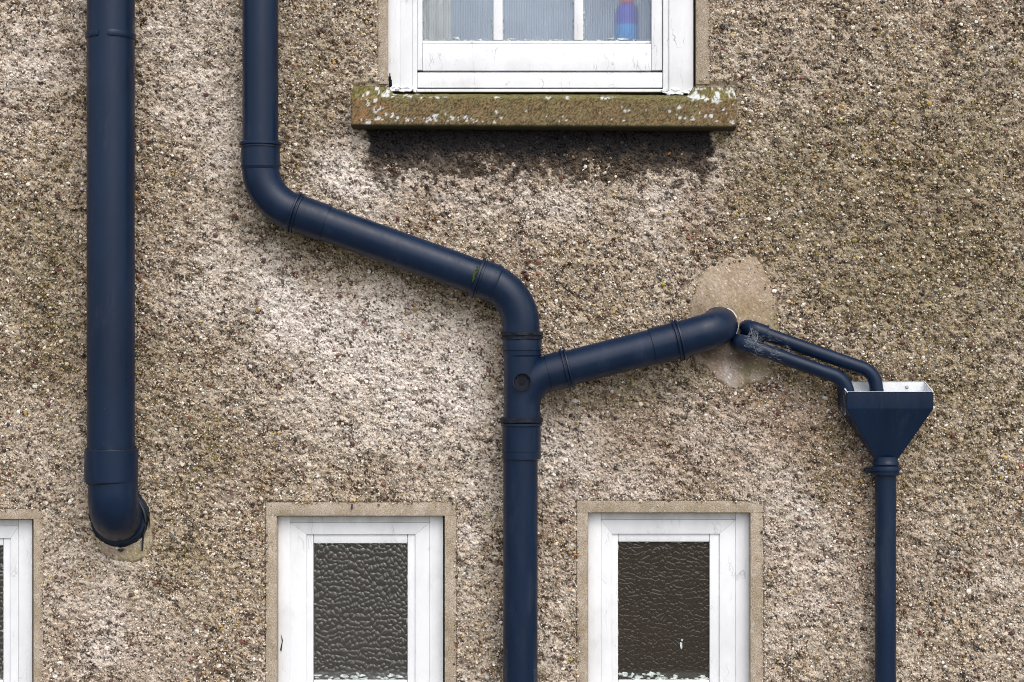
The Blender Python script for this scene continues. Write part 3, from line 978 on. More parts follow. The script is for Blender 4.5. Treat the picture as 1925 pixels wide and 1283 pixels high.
def reed_pane(u0, v0, u1, v1, d, label=None):
    gu = np.arange(u0, u1 + .7, .72); gv_ = np.array([v0, (v0 + v1) / 2, v1])
    A, B = np.meshgrid(gu, gv_)
    hgt = .0009 * np.abs(np.sin(A * math.pi / 4.6))
    k_ = S * (D - d) / D
    fr_ = np.stack([(A - U0) * k_, -(d + hgt), ZC + (V0 - B) * k_], 2).reshape(-1, 3)
    nA, nB = A.shape[1], 3
    q = (np.arange(nB - 1)[:, None] * nA + np.arange(nA - 1)[None]).ravel()
    return obj_np('pane', fr_, np.stack([q, q + nA, q + nA + 1, q + 1], 1), M['reed'], sh, None, True, label)
dp = dsh - .020
reed_pane(791, VT_ + 228, 928, 80, dp)
reed_pane(944, VT_ + 228, 1080, 80, dp)
reed_pane(1096, VT_ + 228, 1228, 80, dp)
# upper sash, out of view
us_ = bpy.data.objects.new('sash', None); C.objects.link(us_); us_.parent = ts
frame_bar(us_, 'stile', 784.6, VT_, 800, VT_ + 225, -.115, -.075, mw)
frame_bar(us_, 'stile', 1229, VT_, 1245, VT_ + 225, -.115, -.075, mw)
frame_bar(us_, 'top_rail', 800.3, VT_, 1228.7, VT_ + 20, -.115, -.076, mw)
bm = bmesh.new(); uvbox(bm, 800.3, VT_ + 20.3, 1228.7, VT_ + 225, -.097, -.094); obj_bm('pane', bm, M['reed'], us_)
# putty smears along the panes
pts = []
for (a, b) in ((794, 926), (946, 1078), (1098, 1224)):
    for k in range(16):
        pts.append((random.uniform(a, b), 77 - abs(random.gauss(0, 1.0)), random.uniform(2, 7), random.uniform(.6, 1.8)))
    for k in range(26):
        pts.append((random.choice((a, b)) + random.uniform(-1.2, 1.2), random.uniform(-60, 76), random.uniform(.7, 1.6), random.uniform(2, 7)))
pts += [(858, 73, 7, 4), (960, 74, 10, 2), (1172, 74, 14, 2.5), (1150, 73, 7, 2.5)]
smear(sh, pts, dp + .0025)
# splashes of white paint at the feet of the jambs
pts = [(random.uniform(733, 785), random.uniform(163, 172), random.uniform(3, 8), random.uniform(1.5, 4)) for k in range(26)]
pts += [(random.uniform(1248, 1302), random.uniform(168, 178), random.uniform(3, 8), random.uniform(1.5, 3.5)) for k in range(24)]
smear(ts, pts, df + .0005, 'flaking_paint', 'white')
bm = bmesh.new()
for k in range(5):
    uvbox(bm, 730 + random.uniform(0, 2), 138 + k * 6, 733 + random.uniform(0, 4) + k * .4, 146 + k * 6, df - .002, df + .0012 + k * .0001)
obj_bm('rotten_edge', bm, M['void'], ts, 'dark rotten lower edge of the left jamb')['kind'] = 'stuff'

# ---- stone sill, one block with stooled ends
sill_prof = 60
us2 = np.arange(0, 727.1, 2.4)
bot_v, top_v = 236.0, 184.0
DF = .078
def sill_points():
    # cross-section from the underside at the wall, round the front, to the top at the back: (d, v, kind)
    sec = [(.0, 240), (.03, 240), (.06, 239.5), (DF - .004, 238.5), (DF - .001, 236.5)]
    for k in range(1, 22): sec.append((DF, 236.0 - (236.0 - 186.0) * k / 21))
    sec += [(DF - .002, 184.2), (DF - .006, 182.8)]
    for k in range(1, 15):
        t = k / 14
        sec.append((DF - .006 - t * (DF + .070), None, t))
    return sec
sec = sill_points()
rows = []; ccol = []
for q in sec:
    d = q[0]
    k_ = S * (D - d) / D
    u = 660 + us2
    # heights are true wall heights: the front edge is seen at v, deeper points rise with the weathering slope
    if q[1] is not None:
        z = ZC + (V0 - np.full_like(u, q[1])) * S * (D - DF) / D
    else:
        t = q[2]
        z0 = ZC + (V0 - 182.8) * S * (D - DF) / D
        stool = 1 - sstep(722, 738, u) + sstep(1296, 1312, u)
        rise = .034 * t 
        rise_st = .052 * min(1, t * 1.6)
        z = z0 + rise * (1 - stool) + rise_st * stool
    x = (u - U0) * S * (D - DF) / D
    tiltz = -(u - 1023) * .0048 * S
    rows.append(np.stack([x, np.full_like(u, -d), z + tiltz], 1)); 
R3 = np.array(rows)                       # section x length x 3
ns, nl = R3.shape[:2]
AA, BB = np.meshgrid(660 + us2, np.arange(ns) * 2.4)
R3[:, :, 1] -= .0030 * (fbm(AA, BB, 14, 401, 4) - .5) + .0005 * (RNG.random(AA.shape) - .5)
R3[:, :, 2] += .0034 * (fbm(AA, BB * .2, 16, 405, 4, .65) - .5)
VS = np.array([236 + 4 if q[1] is None and False else (q[1] if q[1] is not None else 182.8 - q[2] * 24) for q in sec])[:, None] * np.ones((1, nl))
UUs = AA
n = fbm(UUs, VS, 30, 411, 4)[..., None]; n2 = fbm(UUs, VS, 12, 415, 4)[..., None]
c_br = np.array([.170, .120, .060]); c_ol = np.array([.160, .125, .062]); c_or = np.array([.22, .130, .060]); c_gy = np.array([.17, .14, .095])
cc = c_br * (1 - sstep(.42, .62, n)) + c_ol * sstep(.42, .62, n)
endw = (np.exp(-((UUs - 690) / 40) ** 2) + .6 * np.exp(-((UUs - 1350) / 30) ** 2))[..., None] * sstep(.4, .6, n2)
cc = cc * (1 - endw) + c_or * endw
topg = (sstep(196, 184, VS) if False else 1 - sstep(183, 197, VS))[..., None]
moss = np.array([.150, .150, .030])
cc = cc * (1 - topg * .35) + moss * topg * .35
tp = (1 - sstep(180, 184, VS))[..., None]
cc = cc * (1 - tp * .7) + np.array([.150, .135, .050]) * tp * .7
cc = cc * (.45 + 1.05 * RNG.random(UUs.shape))[..., None]
spk_ = RNG.random(UUs.shape) < .10
cc[spk_] = cc[spk_] * .35
# lichen rosettes
lm = np.zeros(UUs.shape)
lrng = np.random.default_rng(5)
def spots(nn, fu, fv, r0, r1):
    global lm
    for _ in range(nn):
        a, b, r = fu(), fv(), lrng.uniform(r0, r1)
        dd = np.hypot(UUs - a, (VS - b) * 1.05)
        ww = r * (.55 + .9 * fbm(UUs, VS, 5, 500 + _, 2))
        lm = np.maximum(lm, 1 - sstep(ww * .8, ww * 1.05, dd))
spots(14, lambda: lrng.uniform(664, 725), lambda: lrng.uniform(188, 232), 2, 7)
spots(34, lambda: lrng.uniform(680, 800), lambda: lrng.uniform(160, 183), 1.5, 4.5)
spots(40, lambda: lrng.uniform(735, 905), lambda: 230 - abs(lrng.normal(0, 7)), 1.2, 4.5)
spots(34, lambda: lrng.uniform(900, 1380), lambda: lrng.uniform(200, 232), 1.0, 3.6)
spots(24, lambda: lrng.uniform(1250, 1384), lambda: lrng.uniform(195, 232), 1.2, 4)
spots(70, lambda: min(1386, max(1300, lrng.normal(1347, 24))), lambda: lrng.uniform(158, 192), 1.5, 5.5)
spots(10, lambda: lrng.uniform(740, 1280), lambda: lrng.uniform(180, 184), 3, 7)
brk = sstep(.42, .54, fbm(UUs, VS, 4, 431, 2))
lm = (lm * brk)[..., None]
cc = cc * (1 - lm) + np.array([.58, .59, .57]) * lm
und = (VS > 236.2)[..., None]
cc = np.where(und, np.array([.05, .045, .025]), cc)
vv = R3.reshape(-1, 3)
q = (np.arange(ns - 1)[:, None] * nl + np.arange(nl - 1)[None]).ravel()
qd = np.stack([q, q + 1, q + nl + 1, q + nl], 1)
# end caps: fans towards a mid column at each end
nb = len(vv)
capv = []; capq = []
for e in (0, nl - 1):
    ctr = np.array([R3[:, e, 0].mean(), -.02, R3[:, e, 2].mean()])
    ci = nb + len(capv); capv.append(ctr)
    for r in range(ns - 1):
        a_, b_ = r * nl + e, (r + 1) * nl + e
        capq.append([a_, b_, ci, ci] if False else ([a_, b_, ci] if e == 0 else [b_, a_, ci]))
vv = np.concatenate([vv, np.array(capv)])
ccf = np.concatenate([cc.reshape(-1, 3), np.tile([[.15, .11, .06]], (2, 1))])
tri = np.concatenate([np.stack([qd[:, 0], qd[:, 1], qd[:, 2]], 1), np.stack([qd[:, 0], qd[:, 2], qd[:, 3]], 1), np.array(capq)])
obj_np('sill', vv, tri, M['stone'], ts, ccf, True, 'mossy brown stone sill spotted with pale lichen')

# ---- what shows blurred through the reeded panes
room(729, VT_ - 10, 1309, 150, .45, M['room_pale'])
bt = empty('bottle', P(1178, 80, -.20), 'blurred blue bottle with red cap behind the reeded pane', 'bottle')
pb = P(1178, 81, -.185)
bm = bmesh.new(); lathe(bm, pb, (0, 0, 1), [(0, .02), (0, .036), (.004, .038), (.052, .038)], 28); obj_bm('base_band', bm, M['cyan'], bt)
bm = bmesh.new(); lathe(bm, pb, (0, 0, 1), [(.052, .0385), (.090, .038), (.108, .034), (.117, .022), (.122, .018)], 28); obj_bm('body', bm, M['blue'], bt)
bm = bmesh.new(); lathe(bm, pb, (0, 0, 1), [(.119, .019), (.122, .022), (.150, .021), (.153, .016), (.153, .0)], 28); obj_bm('cap', bm, M['red'], bt)
bm = bmesh.new()
a, b = P(770, 150, -.16), P(850, VT_ + 20, -.16)
ncl = 26
prev = None
for k in range(ncl + 1):
    x = a.x + (b.x - a.x) * k / ncl
    y = .076 + .006 * math.sin(k * 1.3)
    cur = (bm.verts.new((x, y, a.z - .0)), bm.verts.new((x, y, b.z)))
    if prev: bm.faces.new((prev[0], cur[0], cur[1], prev[1]))
    prev = cur
bmesh.ops.solidify(bm, geom=bm.faces[:], thickness=.002)
cu_ = obj_bm('curtain', bm, M['curtain'])
tag(cu_, 'pale curtain hanging behind the leftmost reeded pane', 'curtain')

# ------------------------------------------------------------------ pipes
nav = M['navy']
def kd(d): return S * (D - d) / D

def ring_prof(parts):
    return parts

# ---- 1. the wide pipe on the left
dL = .095; rL = 44.3 * kd(dL)
tl = empty('soil_pipe', P(213, 1000, 0), 'wide straight navy pipe at the far left that elbows into the wall', 'pipe')
p_top = P(208, -420, dL); p_col = P(208.5, 846, dL)
bm = bmesh.new()
sweep(bm, [p_top, p_top.lerp(p_col, .5), p_col], rL, 72)
obj_bm('pipe_barrel', bm, nav, tl)
def strap(a0, a1, v_, lab):
    """half of a holder band round the pipe, from angle a0 to a1 measured from the front"""
    bm = bmesh.new()
    cz = P(208, v_, dL)
    n_ = 26; hh_ = 5.8 * S; r_in, r_out = rL - .001, rL + .0042
    rings_ = []
    for k in range(n_ + 1):
        an = math.radians(a0 + (a1 - a0) * k / n_)
        dx, dy = math.sin(an), -math.cos(an)
        end = 1 if 0 < k < n_ else .72
        prof = [(r_in, -hh_ * end), (r_out - .0012, -hh_ * end), (r_out * (1 if end == 1 else .985), -hh_ * .7 * end), (r_out * (1 if end == 1 else .985), hh_ * .7 * end), (r_out - .0012, hh_ * end), (r_in, hh_ * end)]
        rings_.append([bm.verts.new((cz.x + dx * r, cz.y + dy * r, cz.z + z)) for r, z in prof])
    for r0, r1 in zip(rings_, rings_[1:]):
        for j in range(6):
            bm.faces.new((r0[j], r0[(j + 1) % 6], r1[(j + 1) % 6], r1[j]))
    bm.faces.new(rings_[0]); bm.faces.new(rings_[-1])
    obj_bm('strap', bm, nav, tl)
strap(-150, -17, 69, '')
strap(5, 150, 69, '')
# coupling collar and elbow
ax = Vector((0, 0, -1))
pc0 = P(209, 844, dL)
bm = bmesh.new()
RC = 49.6 * kd(dL); H = 62.5 * kd(dL)
lathe(bm, pc0, ax, [(0, rL - .004), (0, RC - .002), (.0025, RC), (H - .004, RC), (H, RC - .003), (H, rL - .004)], 72)
obj_bm('coupling', bm, nav, tl)
bm = bmesh.new(); lathe(bm, pc0, ax, [(-.004, rL), (-.0035, rL + .0030), (.0, rL + .0035), (.001, rL)], 60, jitter=.0008)
obj_bm('sealant', bm, M['seal'], tl)
bm = bmesh.new()
lathe(bm, pc0 + ax * H, ax, [(-.001, rL - .002), (.001, rL + .003), (.0045, rL + .0022), (.0060, rL - .001)], 60, jitter=.0008)
obj_bm('sealant', bm, M['seal'], tl)
re = 46.3 * kd(dL)
e0 = pc0 + ax * (H - .01)
Re = .082
e1 = P(212, 926, dL); e1.x = pc0.x + .005; e0.x = e1.x
cor = Vector((e1.x, e1.y, e1.z - Re))
pe = Vector((e1.x, .02, cor.z))
pts_e = fillet([e0, cor, pe], [Re], 30)
bm = bmesh.new(); sweep(bm, pts_e, re, 72)
obj_bm('elbow', bm, nav, tl)
bm = bmesh.new()
wc = Vector((e1.x, 0, cor.z))
lathe(bm, wc + Vector((0, .01, 0)), (0, -1, 0), [(0, re + .013), (.018, re + .0125), (.026, re + .011), (.030, re + .006), (.030, re - .002)], 72)
obj_bm('wall_collar', bm, nav, tl)
bm = bmesh.new()
lathe(bm, wc + Vector((0, .01, 0)), (0, -1, 0), [(0.004, re + .019), (.019, re + .018), (.0235, re + .013), (.0235, re + .008)], 80, jitter=.0022)
obj_bm('sealant', bm, M['seal'], tl, 'ragged black sealant round the wall collar')
def drip(pts, r):
    bm = bmesh.new()
    q = [P(u, v, .016) for u, v in pts]
    sweep(bm, q, [r * .7] + [r] * (len(q) - 2) + [r * .75], 10)
    obj_bm('paint_drip', bm, M['drip'], tl)
drip([(271, 980), (273, 992), (270, 1004), (268, 1018), (267, 1036)], .0030)
drip([(262, 945), (269, 958), (272, 968), (274, 982)], .0075)
drip([(279, 968), (281, 978), (280, 992)], .0022)
drip([(222, 1034), (227, 1035), (232, 1033)], .005)

# ---- 2. the branching middle stack
dM = .090; rM = 33.6 * kd(dM)
tm = empty('soil_stack', P(979, 1300, 0), 'branching navy pipe stack that bends twice across the middle of the wall', 'pipe')
slope = .3555
def diag(u): return P(u, 420 + (u - 611) * slope, dM)
ddir = (diag(900) - diag(600)).normalized()
c1 = diag(489.5); c2 = diag(979.8)
top = P(489.5, -420, dM)
Rb = 93 * kd(dM)
T1 = Rb * math.tan(math.radians(35.2))
b1s = c1 + Vector((0, 0, T1)); b1e = c1 + ddir * T1
b2s = c2 - ddir * T1; b2e = c2 - Vector((0, 0, T1))
# upper straight
bm = bmesh.new(); sweep(bm, [top, top.lerp(b1s, .5), b1s + Vector((0, 0, .03))], rM, 72); obj_bm('pipe_barrel', bm, nav, tm)
rB = rM + .0022
bm = bmesh.new(); sweep(bm, fillet([b1s + Vector((0, 0, .012)), c1, b1e + ddir * .004], [Rb * .985], 30), rB, 72); obj_bm('bend', bm, nav, tm)
def socket(p, axis, L, parent=tm, r=None, first=True, back=True):
    """ring-seal socket: lip, groove, body and back shoulder"""
    r = r or rM
    bm = bmesh.new()
    pr = [(0, r), (0, r + .0085), (.0014, r + .0098), (.0078, r + .0098), (.0090, r + .0085), (.0094, r + .0035), (.0118, r + .0035),
          (.0122, r + .0075), (.0160, r + .0075), (.0172, r + .0045), (L - .014, r + .0042)]
    if back:
        pr += [(L - .0135, r + .0058), (L - .0092, r + .0058), (L - .0088, r + .0042), (L - .004, r + .0040)]
    pr += [(L, r + .0018), (L + .002, r)]
    lathe(bm, p, axis, pr, 72)
    return obj_bm('socket', bm, nav, parent)
s0 = P(489.5, 268, dM)
socket(s0, (0, 0, -1), 52 * kd(dM))
# seal ring after the first bend, short socket with thin step
g1 = diag(556)
def seal_ring(p, axis, r, m=nav, name='seal_ring', jit=0, w=1.0):
    bm = bmesh.new()
    lathe(bm, p, axis, [(0, r - .001), (0, r + .0085), (.0015 * w, r + .0100), (.0056 * w, r + .0100), (.0070 * w, r + .0085), (.0076 * w, r + .0030), (.0104 * w, r + .0030),
                        (.0110 * w, r + .0080), (.0124 * w, r + .0092), (.0165 * w, r + .0085), (.0180 * w, r + .002), (.0182 * w, r - .001)], 72, jitter=jit)
    return obj_bm(name, bm, m, tm)
seal_ring(g1 - ddir * .008, ddir, rM)
bm = bmesh.new(); sweep(bm, [diag(561), diag(585), diag(613)], rM + .0030, 72); obj_bm('coupling', bm, nav, tm)
# diagonal barrel
bm = bmesh.new(); sweep(bm, [diag(605), diag(760), diag(910)], rM, 72); obj_bm('pipe_barrel', bm, nav, tm)
socket(diag(896), ddir, 42 * kd(dM))
bm = bmesh.new(); sweep(bm, fillet([b2s - ddir * .006, c2, b2e - Vector((0, 0, .02))], [Rb * .985], 30), rB, 72); obj_bm('bend', bm, nav, tm)
# moss in the open joint
bm = bmesh.new()
mrng = random.Random(3)
b_ax = ddir; ref = Vector((0, -1, 0)); side_ = b_ax.cross(ref).normalized()
for k in range(60):
    an = mrng.uniform(math.radians(-75), math.radians(20))
    dirr = ref * math.cos(an) + side_ * math.sin(an)
    if dirr.z > .5: continue
    c_ = diag(893.5) + dirr * (rM + .0015) + b_ax * mrng.uniform(-.004, .002)
    r = bmesh.ops.create_icosphere(bm, subdivisions=1, radius=mrng.uniform(.0015, .0034))
    for v in r['verts']: v.co = c_ + v.co * mrng.uniform(.7, 1.3)
obj_bm('moss', bm, M['moss'], tm, 'green moss in the open pipe joint', smooth=False)['kind'] = 'stuff'
# the joint above the tee: gasket, socket
dn = Vector((0, 0, -1))
j1 = P(981.5, 624, dM)
bm = bmesh.new()
lathe(bm, j1, dn, [(0, rM), (0, rM + .0060), (.002, rM + .0088), (.010, rM + .0090), (.0125, rM + .0068), (.0145, rM + .0066), (.016, rM + .0088), (.0225, rM + .0086), (.0245, rM + .004), (.025, rM)], 80, jitter=.0008)
obj_bm('seal_ring', bm, M['seal'], tm, 'black tarry ring above the tee')
# tee body
rT = rM + .0006
bm = bmesh.new()
tt = P(981.5, 632, dM); L1 = (790 - 632) * kd(dM)
k_ = kd(dM)
lathe(bm, tt, dn, [(0, rT + .003), (.010, rT + .0045), (24 * k_, rT + .0045), (24.6 * k_, rT + .0062), (26.5 * k_, rT + .0062), (27.2 * k_, rT + .0040), (36 * k_, rT + .0036), (38.5 * k_, rT + .0005),
                   (L1 * .6, rT), (L1 + .006, rT)], 80)
# swept branch arm, one casting with the tee
bslope = math.radians(14.3)
ub, vb_ = 1175, 665.5
def br(u): return P(u, vb_ - (u - ub) * math.tan(bslope), dM)
bdir = (br(1250) - br(1100)).normalized()
cb = br(981.5)
st0 = cb - Vector((0, 0, .105))
arm = fillet([st0, cb, br(1052)], [64 * k_], 26)
rA = rM + .0008
sweep(bm, arm, rA, 72)
obj_bm('tee_junction', bm, nav, tm)
tee = [o_ for o_ in tm.children if o_.name.startswith('tee_junction')][0]
bm = bmesh.new(); lathe(bm, br(1030), bdir, [(0, rA - .001), (.001, rA + .0022), (.050, rA + .0030), (.052, rA)], 72); obj_bm('branch_socket', bm, nav, tee)
# access plug on the face of the tee
pp = P(981.5, 718, dM + rM)
bm = bmesh.new()
rp = 17.5 * kd(dM + rM)
back_ = Vector((pp.x, pp.y + .012, pp.z))
lathe(bm, back_, (0, -1, 0), [(0, rp), (.0245, rp), (.0262, rp - .0006), (.0262, rp - .0026), (.0250, rp - .0034), (.0110, rp - .0038)], 56)
obj_bm('access_plug', bm, nav, tee)
bm = bmesh.new()
lathe(bm, back_, (0, -1, 0), [(.0246, rp - .0036), (.0132, rp - .0042), (.0130, .0105), (.0150, .0100), (.0150, .0085), (.0130, .0080), (.0130, .0060), (.0200, .0054), (.0200, .0032), (.0170, .0026), (.0170, .0)], 56)
obj_bm('plug_recess', bm, M['plug_shade'], tee)  # cup darkened by its colour to stand for shade
for an in (35, 70, 110, 145):
    bm = bmesh.new()
    q = back_ + Vector((math.cos(math.radians(an)) * rp * .66, -.0145, math.sin(math.radians(an)) * rp * .66))
    r = bmesh.ops.create_icosphere(bm, subdivisions=1, radius=.0027)
    for v in r['verts']: v.co = Vector((v.co.x, v.co.y * .6, v.co.z)) + q
    obj_bm('plug_lug', bm, M['seal'], tee)
# lower gasket, socket, straight pipe
j2 = P(980.5, 785, dM)
bm = bmesh.new()
lathe(bm, j2, dn, [(0, rM), (.000, rM + .0066), (.0028, rM + .0108), (.0130, rM + .0106), (.0158, rM + .0072), (.0175, rM + .004), (.018, rM)], 84, jitter=.0009)
obj_bm('seal_ring', bm, M['seal'], tm, 'thick black gasket below the tee')
bm = bmesh.new()
L2 = 66 * k_
lathe(bm, P(980.5, 797, dM), dn, [(-.002, rM + .0080), (.005, rM + .0080), (.0065, rM + .0045), (.010, rM + .0042), (51 * k_, rM + .0042), (51.3 * k_, rM + .0030), (52 * k_, rM + .0030), (52.3 * k_, rM + .0042), (L2 - .001, rM + .0042), (L2, rM + .003), (L2 + .001, rM - .001)], 72)
obj_bm('socket', bm, nav, tm)
bm = bmesh.new(); pA = P(978.5, 850, dM); pB = P(977.5, 2400, dM)
sweep(bm, [pA, pA.lerp(pB, .5), pB], 32.4 * kd(dM), 72); obj_bm('pipe_barrel', bm, nav, tm)
# branch pipe to the hole in the wall
seal_ring(br(1060), bdir, rA - .0005)
bm = bmesh.new(); sweep(bm, [br(1066), br(1150), br(1235)], rM - .0004, 72); obj_bm('pipe_barrel', bm, nav, tm)
bm = bmesh.new(); lathe(bm, br(1226), bdir, [(0, rM - .002), (0, rM + .0020), (.001, rM + .0030), (.088, rM + .0030), (.092, rM)], 72); obj_bm('coupling', bm, nav, tm)
seal_ring(br(1270), bdir, rM + .0010)
endp = P(1351, 612, 0); endp.y = .03
corner = br(1350); corner.x = endp.x
pts_b = fillet([br(1278), Vector((endp.x, -dM, (br(1350).z + endp.z) / 2)), Vector((endp.x, .03, endp.z + .006))], [.072], 28)
bm = bmesh.new(); sweep(bm, pts_b, rM + .0016, 72); obj_bm('elbow', bm, nav, tm)
bm = bmesh.new()
lathe(bm, Vector((endp.x + .0045, .004, endp.z + .001)), (0, -1, 0), [(0, rM + .006), (.0125, rM + .0034), (.0140, rM + .0024), (.0140, rM)], 64, jitter=.0008)
obj_bm('mortar_collar', bm, M['hopper_in'], tm, 'thin pale filler ring where the branch enters the wall')

# ---- 3. hopper and downpipe on the right
th_ = empty('hopper_downpipe', P(1664, 1300, 0), 'square navy hopper head with open white inside on a thin downpipe', 'hopper')
dF, dB = .126, .017
xc = P(1673.5, 737, dF).x; hw = 81.7 * kd(dF)
zt = P(1673, 737, dF).z; zb = P(1673, 769, dF).z; zn = P(1665, 862, .06).z
rise = .028
rn = 19.5 * kd(.06)
dN0, dN1 = .06 + .021, .06 - .021
nwx = 21.5 * kd(.06)
xn = P(1665, 860, .06).x
def loop(xl, xr, yf, yb, zf, zbk): return [(xl, yf, zf), (xr, yf, zf), (xr, yb, zbk), (xl, yb, zbk)]
def loop2(xl, xr, yf, yb, zf, zbk): return [(xl, yf, zf), (xr, yf, zf), (xr, yb, zbk), (xl - .008, yb, zbk)]
L_out = [loop2(xc - hw, xc + hw, -dF, -dB, zt, zt + rise), loop2(xc - hw, xc + hw, -dF, -dB, zb, zb), loop(xn - nwx, xn + nwx, -dN0, -dN1, zn, zn)]
th = .0028
L_in = [loop(xc - hw + th, xc + hw - th, -dF + th, -dB - th, zt, zt + rise), loop(xc - hw + th, xc + hw - th, -dF + th, -dB - th, zb, zb), loop(xn - nwx + th, xn + nwx - th, -dN0 + th, -dN1 - th, zn, zn)]
bm = bmesh.new()
lo_ = [[bm.verts.new(p) for p in l] for l in L_out]
for A_, B_ in zip(lo_, lo_[1:]):
    for j in range(4): bm.faces.new((A_[j], A_[(j + 1) % 4], B_[(j + 1) % 4], B_[j]))
rim_out = lo_[0]
es = [e for e in bm.edges if len(e.link_faces) == 2]
bmesh.ops.bevel(bm, geom=es, offset=.0035, segments=3, affect='EDGES', profile=.5)
obj_bm('hopper_shell', bm, nav, th_, ang=50)
bm = bmesh.new()
li_ = [[bm.verts.new(p) for p in l] for l in L_in]
for A_, B_ in zip(li_, li_[1:]):
    for j in range(4): bm.faces.new((A_[j], B_[j], B_[(j + 1) % 4], A_[(j + 1) % 4]))
obj_bm('hopper_lining', bm, M['hopper_in'], th_, 'chalky white unpainted inside of the hopper', smooth=False)
# rim strip joining shell and lining
bm = bmesh.new()
for j in range(4):
    a_, b_ = Vector(L_out[0][j]), Vector(L_out[0][(j + 1) % 4]); c_, d_ = Vector(L_in[0][(j + 1) % 4]), Vector(L_in[0][j])
    up = Vector((0, 0, .0008))
    q1 = [bm.verts.new(p + up) for p in (a_, b_, c_, d_)]; q2 = [bm.verts.new(p - up * 2) for p in (a_, b_, c_, d_)]
    bm.faces.new(q1)
    for k in range(4): bm.faces.new((q1[k], q1[(k + 1) % 4], q2[(k + 1) % 4], q2[k]))
obj_bm('rim', bm, M['hopper_in'], th_, 'worn pale rim of the hopper', smooth=False)
bm = bmesh.new()
scp = P(1705, 728, dB + .004)
lathe(bm, Vector((scp.x, -dB - th, scp.z)), (0, -1, 0), [(0, .0055), (.002, .0055), (.0035, .004), (.0038, .0)], 20)
obj_bm('screw', bm, M['steel'], th_)
# neck, ring, downpipe
pn = Vector((xn, -.06, zn + .006))
bm = bmesh.new()
lathe(bm, pn, dn, [(0, nwx - .002), (.002, nwx + .0005), (.010, rn + .0045), (.016, rn + .0060), (.020, rn + .0085), (.024, rn + .0085), (.026, rn + .0052), (.028, rn + .0052), (.030, rn + .0105),
                   (.034, rn + .0115), (.043, rn + .0112), (.045, rn + .0085), (.047, rn + .0085), (.049, rn + .0105), (.055, rn + .0100), (.057, rn + .004), (.058, rn)], 56)
obj_bm('spigot', bm, nav, th_)
bm = bmesh.new()
bq = Vector((xn - rn - .011, -.045, zn - .036))
sweep(bm, [bq + Vector((.006, -.008, 0)), bq + Vector((-.004, .0, -.001)), bq + Vector((-.005, .04, -.002))], [.007, .0085, .008], 16)
obj_bm('fixing_lug', bm, nav, th_)
bm = bmesh.new(); pA = pn + dn * .05; pB = Vector((P(1662.5, 1300, .06).x, -.06, .05))
sweep(bm, [pA, pA.lerp(pB, .5), pB], rn, 56); obj_bm('downpipe', bm, nav, th_)

# ---- 4. two small waste pipes that empty into the hopper
def waste(path, radii, sock, d_r, label):
    t = empty('waste_pipe', path[0], label, 'waste pipe', 'waste pipes running into the hopper')
    pts = fillet(path, radii, 22)
    bm = bmesh.new(); sweep(bm, pts, d_r, 36); obj_bm('pipe_barrel', bm, nav, t)
    a_, b_ = sock
    bm = bmesh.new()
    ax_ = (b_ - a_).normalized(); L = (b_ - a_).length
    cpts = fillet([a_ + Vector((0, a_.y * -1 + .02, 0)) if False else Vector((a_.x, .02, a_.z)), a_, b_], [.030], 14)
    sweep(bm, cpts, d_r + .0052, 36)
    obj_bm('elbow_socket', bm, nav, t)
    bm = bmesh.new(); lathe(bm, b_ - ax_ * .004, ax_, [(0, d_r + .004), (.0, d_r + .0070), (.0042, d_r + .0068), (.0052, d_r + .002), (.0052, d_r)], 36); obj_bm('socket_lip', bm, nav, t)
    return t
d1_, d2_ = .048, .074
rw = 13.0 * kd(.06)
# upper pipe (nearer the wall), then the lower one
waste([P(1415, 620, d1_), P(1643, 700, d1_ + .010), P(1656, 790, .060)], [.062], (P(1408, 617, d1_), P(1440, 628.5, d1_)), rw, 'upper thin navy waste pipe with cobwebbed end, bending down into the hopper')
waste([P(1400, 647, d2_), P(1587, 713, d2_ + .002), P(1607, 790, .072)], [.066], (P(1392, 644, d2_ - .004), P(1420, 654, d2_ - .002)), rw, 'lower thin navy waste pipe nearest the viewer, bending into the hopper corner')

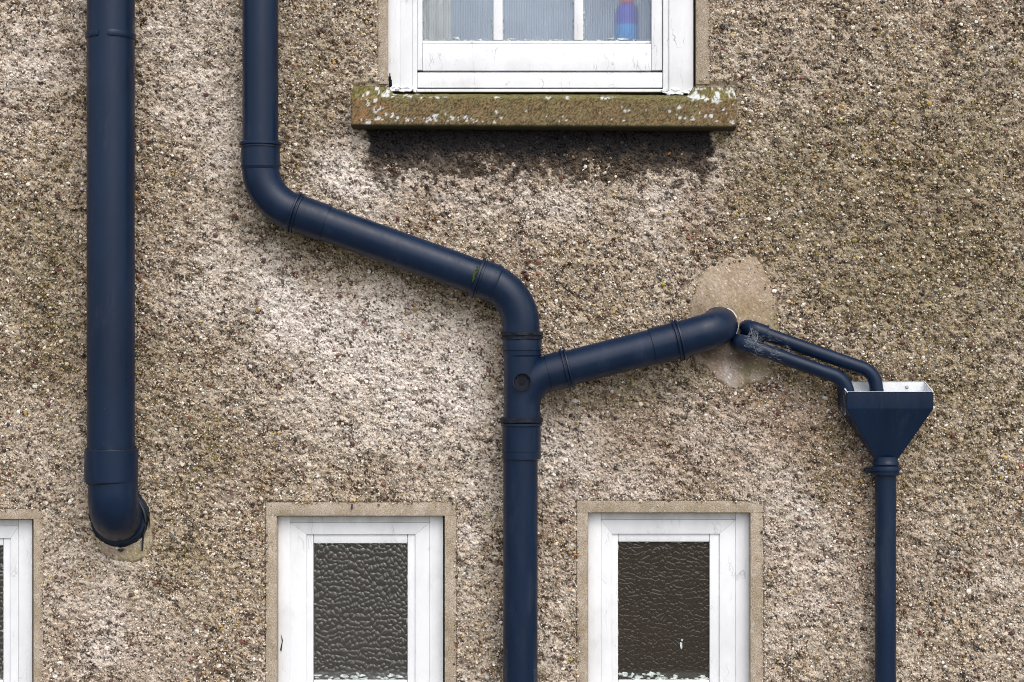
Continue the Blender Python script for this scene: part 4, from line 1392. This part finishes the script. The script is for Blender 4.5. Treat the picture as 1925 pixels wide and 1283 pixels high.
# ---- cobwebs
def web(name, n, pick, label, r=.00008):
    bm = bmesh.new()
    for k in range(n):
        a_, b_ = pick(k)
        m_ = (a_ + b_) / 2 + Vector((random.gauss(0, .003), random.gauss(0, .002), random.gauss(-.003, .004)))
        pts = [a_ * (1 - t) ** 2 + m_ * 2 * t * (1 - t) + b_ * t * t for t in (0, .2, .4, .6, .8, 1)]
        sweep(bm, pts, r * random.uniform(.6, 1.5), 3, False)
    o_ = obj_bm(name, bm, M['web'])
    tag(o_, label, 'cobweb')
    return o_
rnd = random.Random(9)
def on_pipe(u, v, d, slope_, spread):
    an = rnd.uniform(-1.15, 1.0)
    du = rnd.uniform(-spread, spread)
    off = math.sin(an) * (rw + .005)
    c_ = P(u + du, v + du * slope_, d)
    return c_ + Vector((0, -math.cos(an) * (rw + .0052), -off))
def wrap(u, v, d, slope_, spread):
    # a strand lying on the upper side of a pipe, along and partly round it
    c0_ = on_pipe(u, v, d, slope_, spread)
    L_ = abs(rnd.gauss(.010, .008)); dv = Vector((1, 0, -slope_)).normalized() * L_
    return c0_, c0_ + dv + Vector((0, rnd.uniform(-.0005, .002), rnd.gauss(0, .004)))
def pick1(k):
    m = k % 8
    if m == 0: return on_pipe(1424, 627, d1_, .33, 16), on_pipe(1410, 648, d2_, .33, 16)
    if m in (1, 2): return wrap(1436, 657, d2_, .35, 30)
    if m in (3, 4): return wrap(1452, 636, d1_, .35, 26)
    if m in (5, 6): return wrap(1412, 648, d2_, .35, 16)
    return wrap(1420, 625, d1_, .35, 14)
web('cobweb', 210, pick1, 'wispy cobweb strung across the ends of the two waste pipes')
def pick2(k):
    if k % 3 == 0:
        return P(1568 + rnd.uniform(-8, 14), 702 + rnd.uniform(-4, 10), .06), P(1584 + rnd.uniform(-4, 6), 728 + rnd.uniform(-6, 12), .05)
    a_ = Vector((xc - hw - .0008, -rnd.uniform(.02, .11), zt + rnd.uniform(-.07, .012)))
    return a_, a_ + Vector((-abs(rnd.gauss(.002, .003)), rnd.gauss(0, .015), rnd.gauss(0, .015)))
web('cobweb', 110, pick2, 'small dusty cobweb on the left cheek of the hopper')
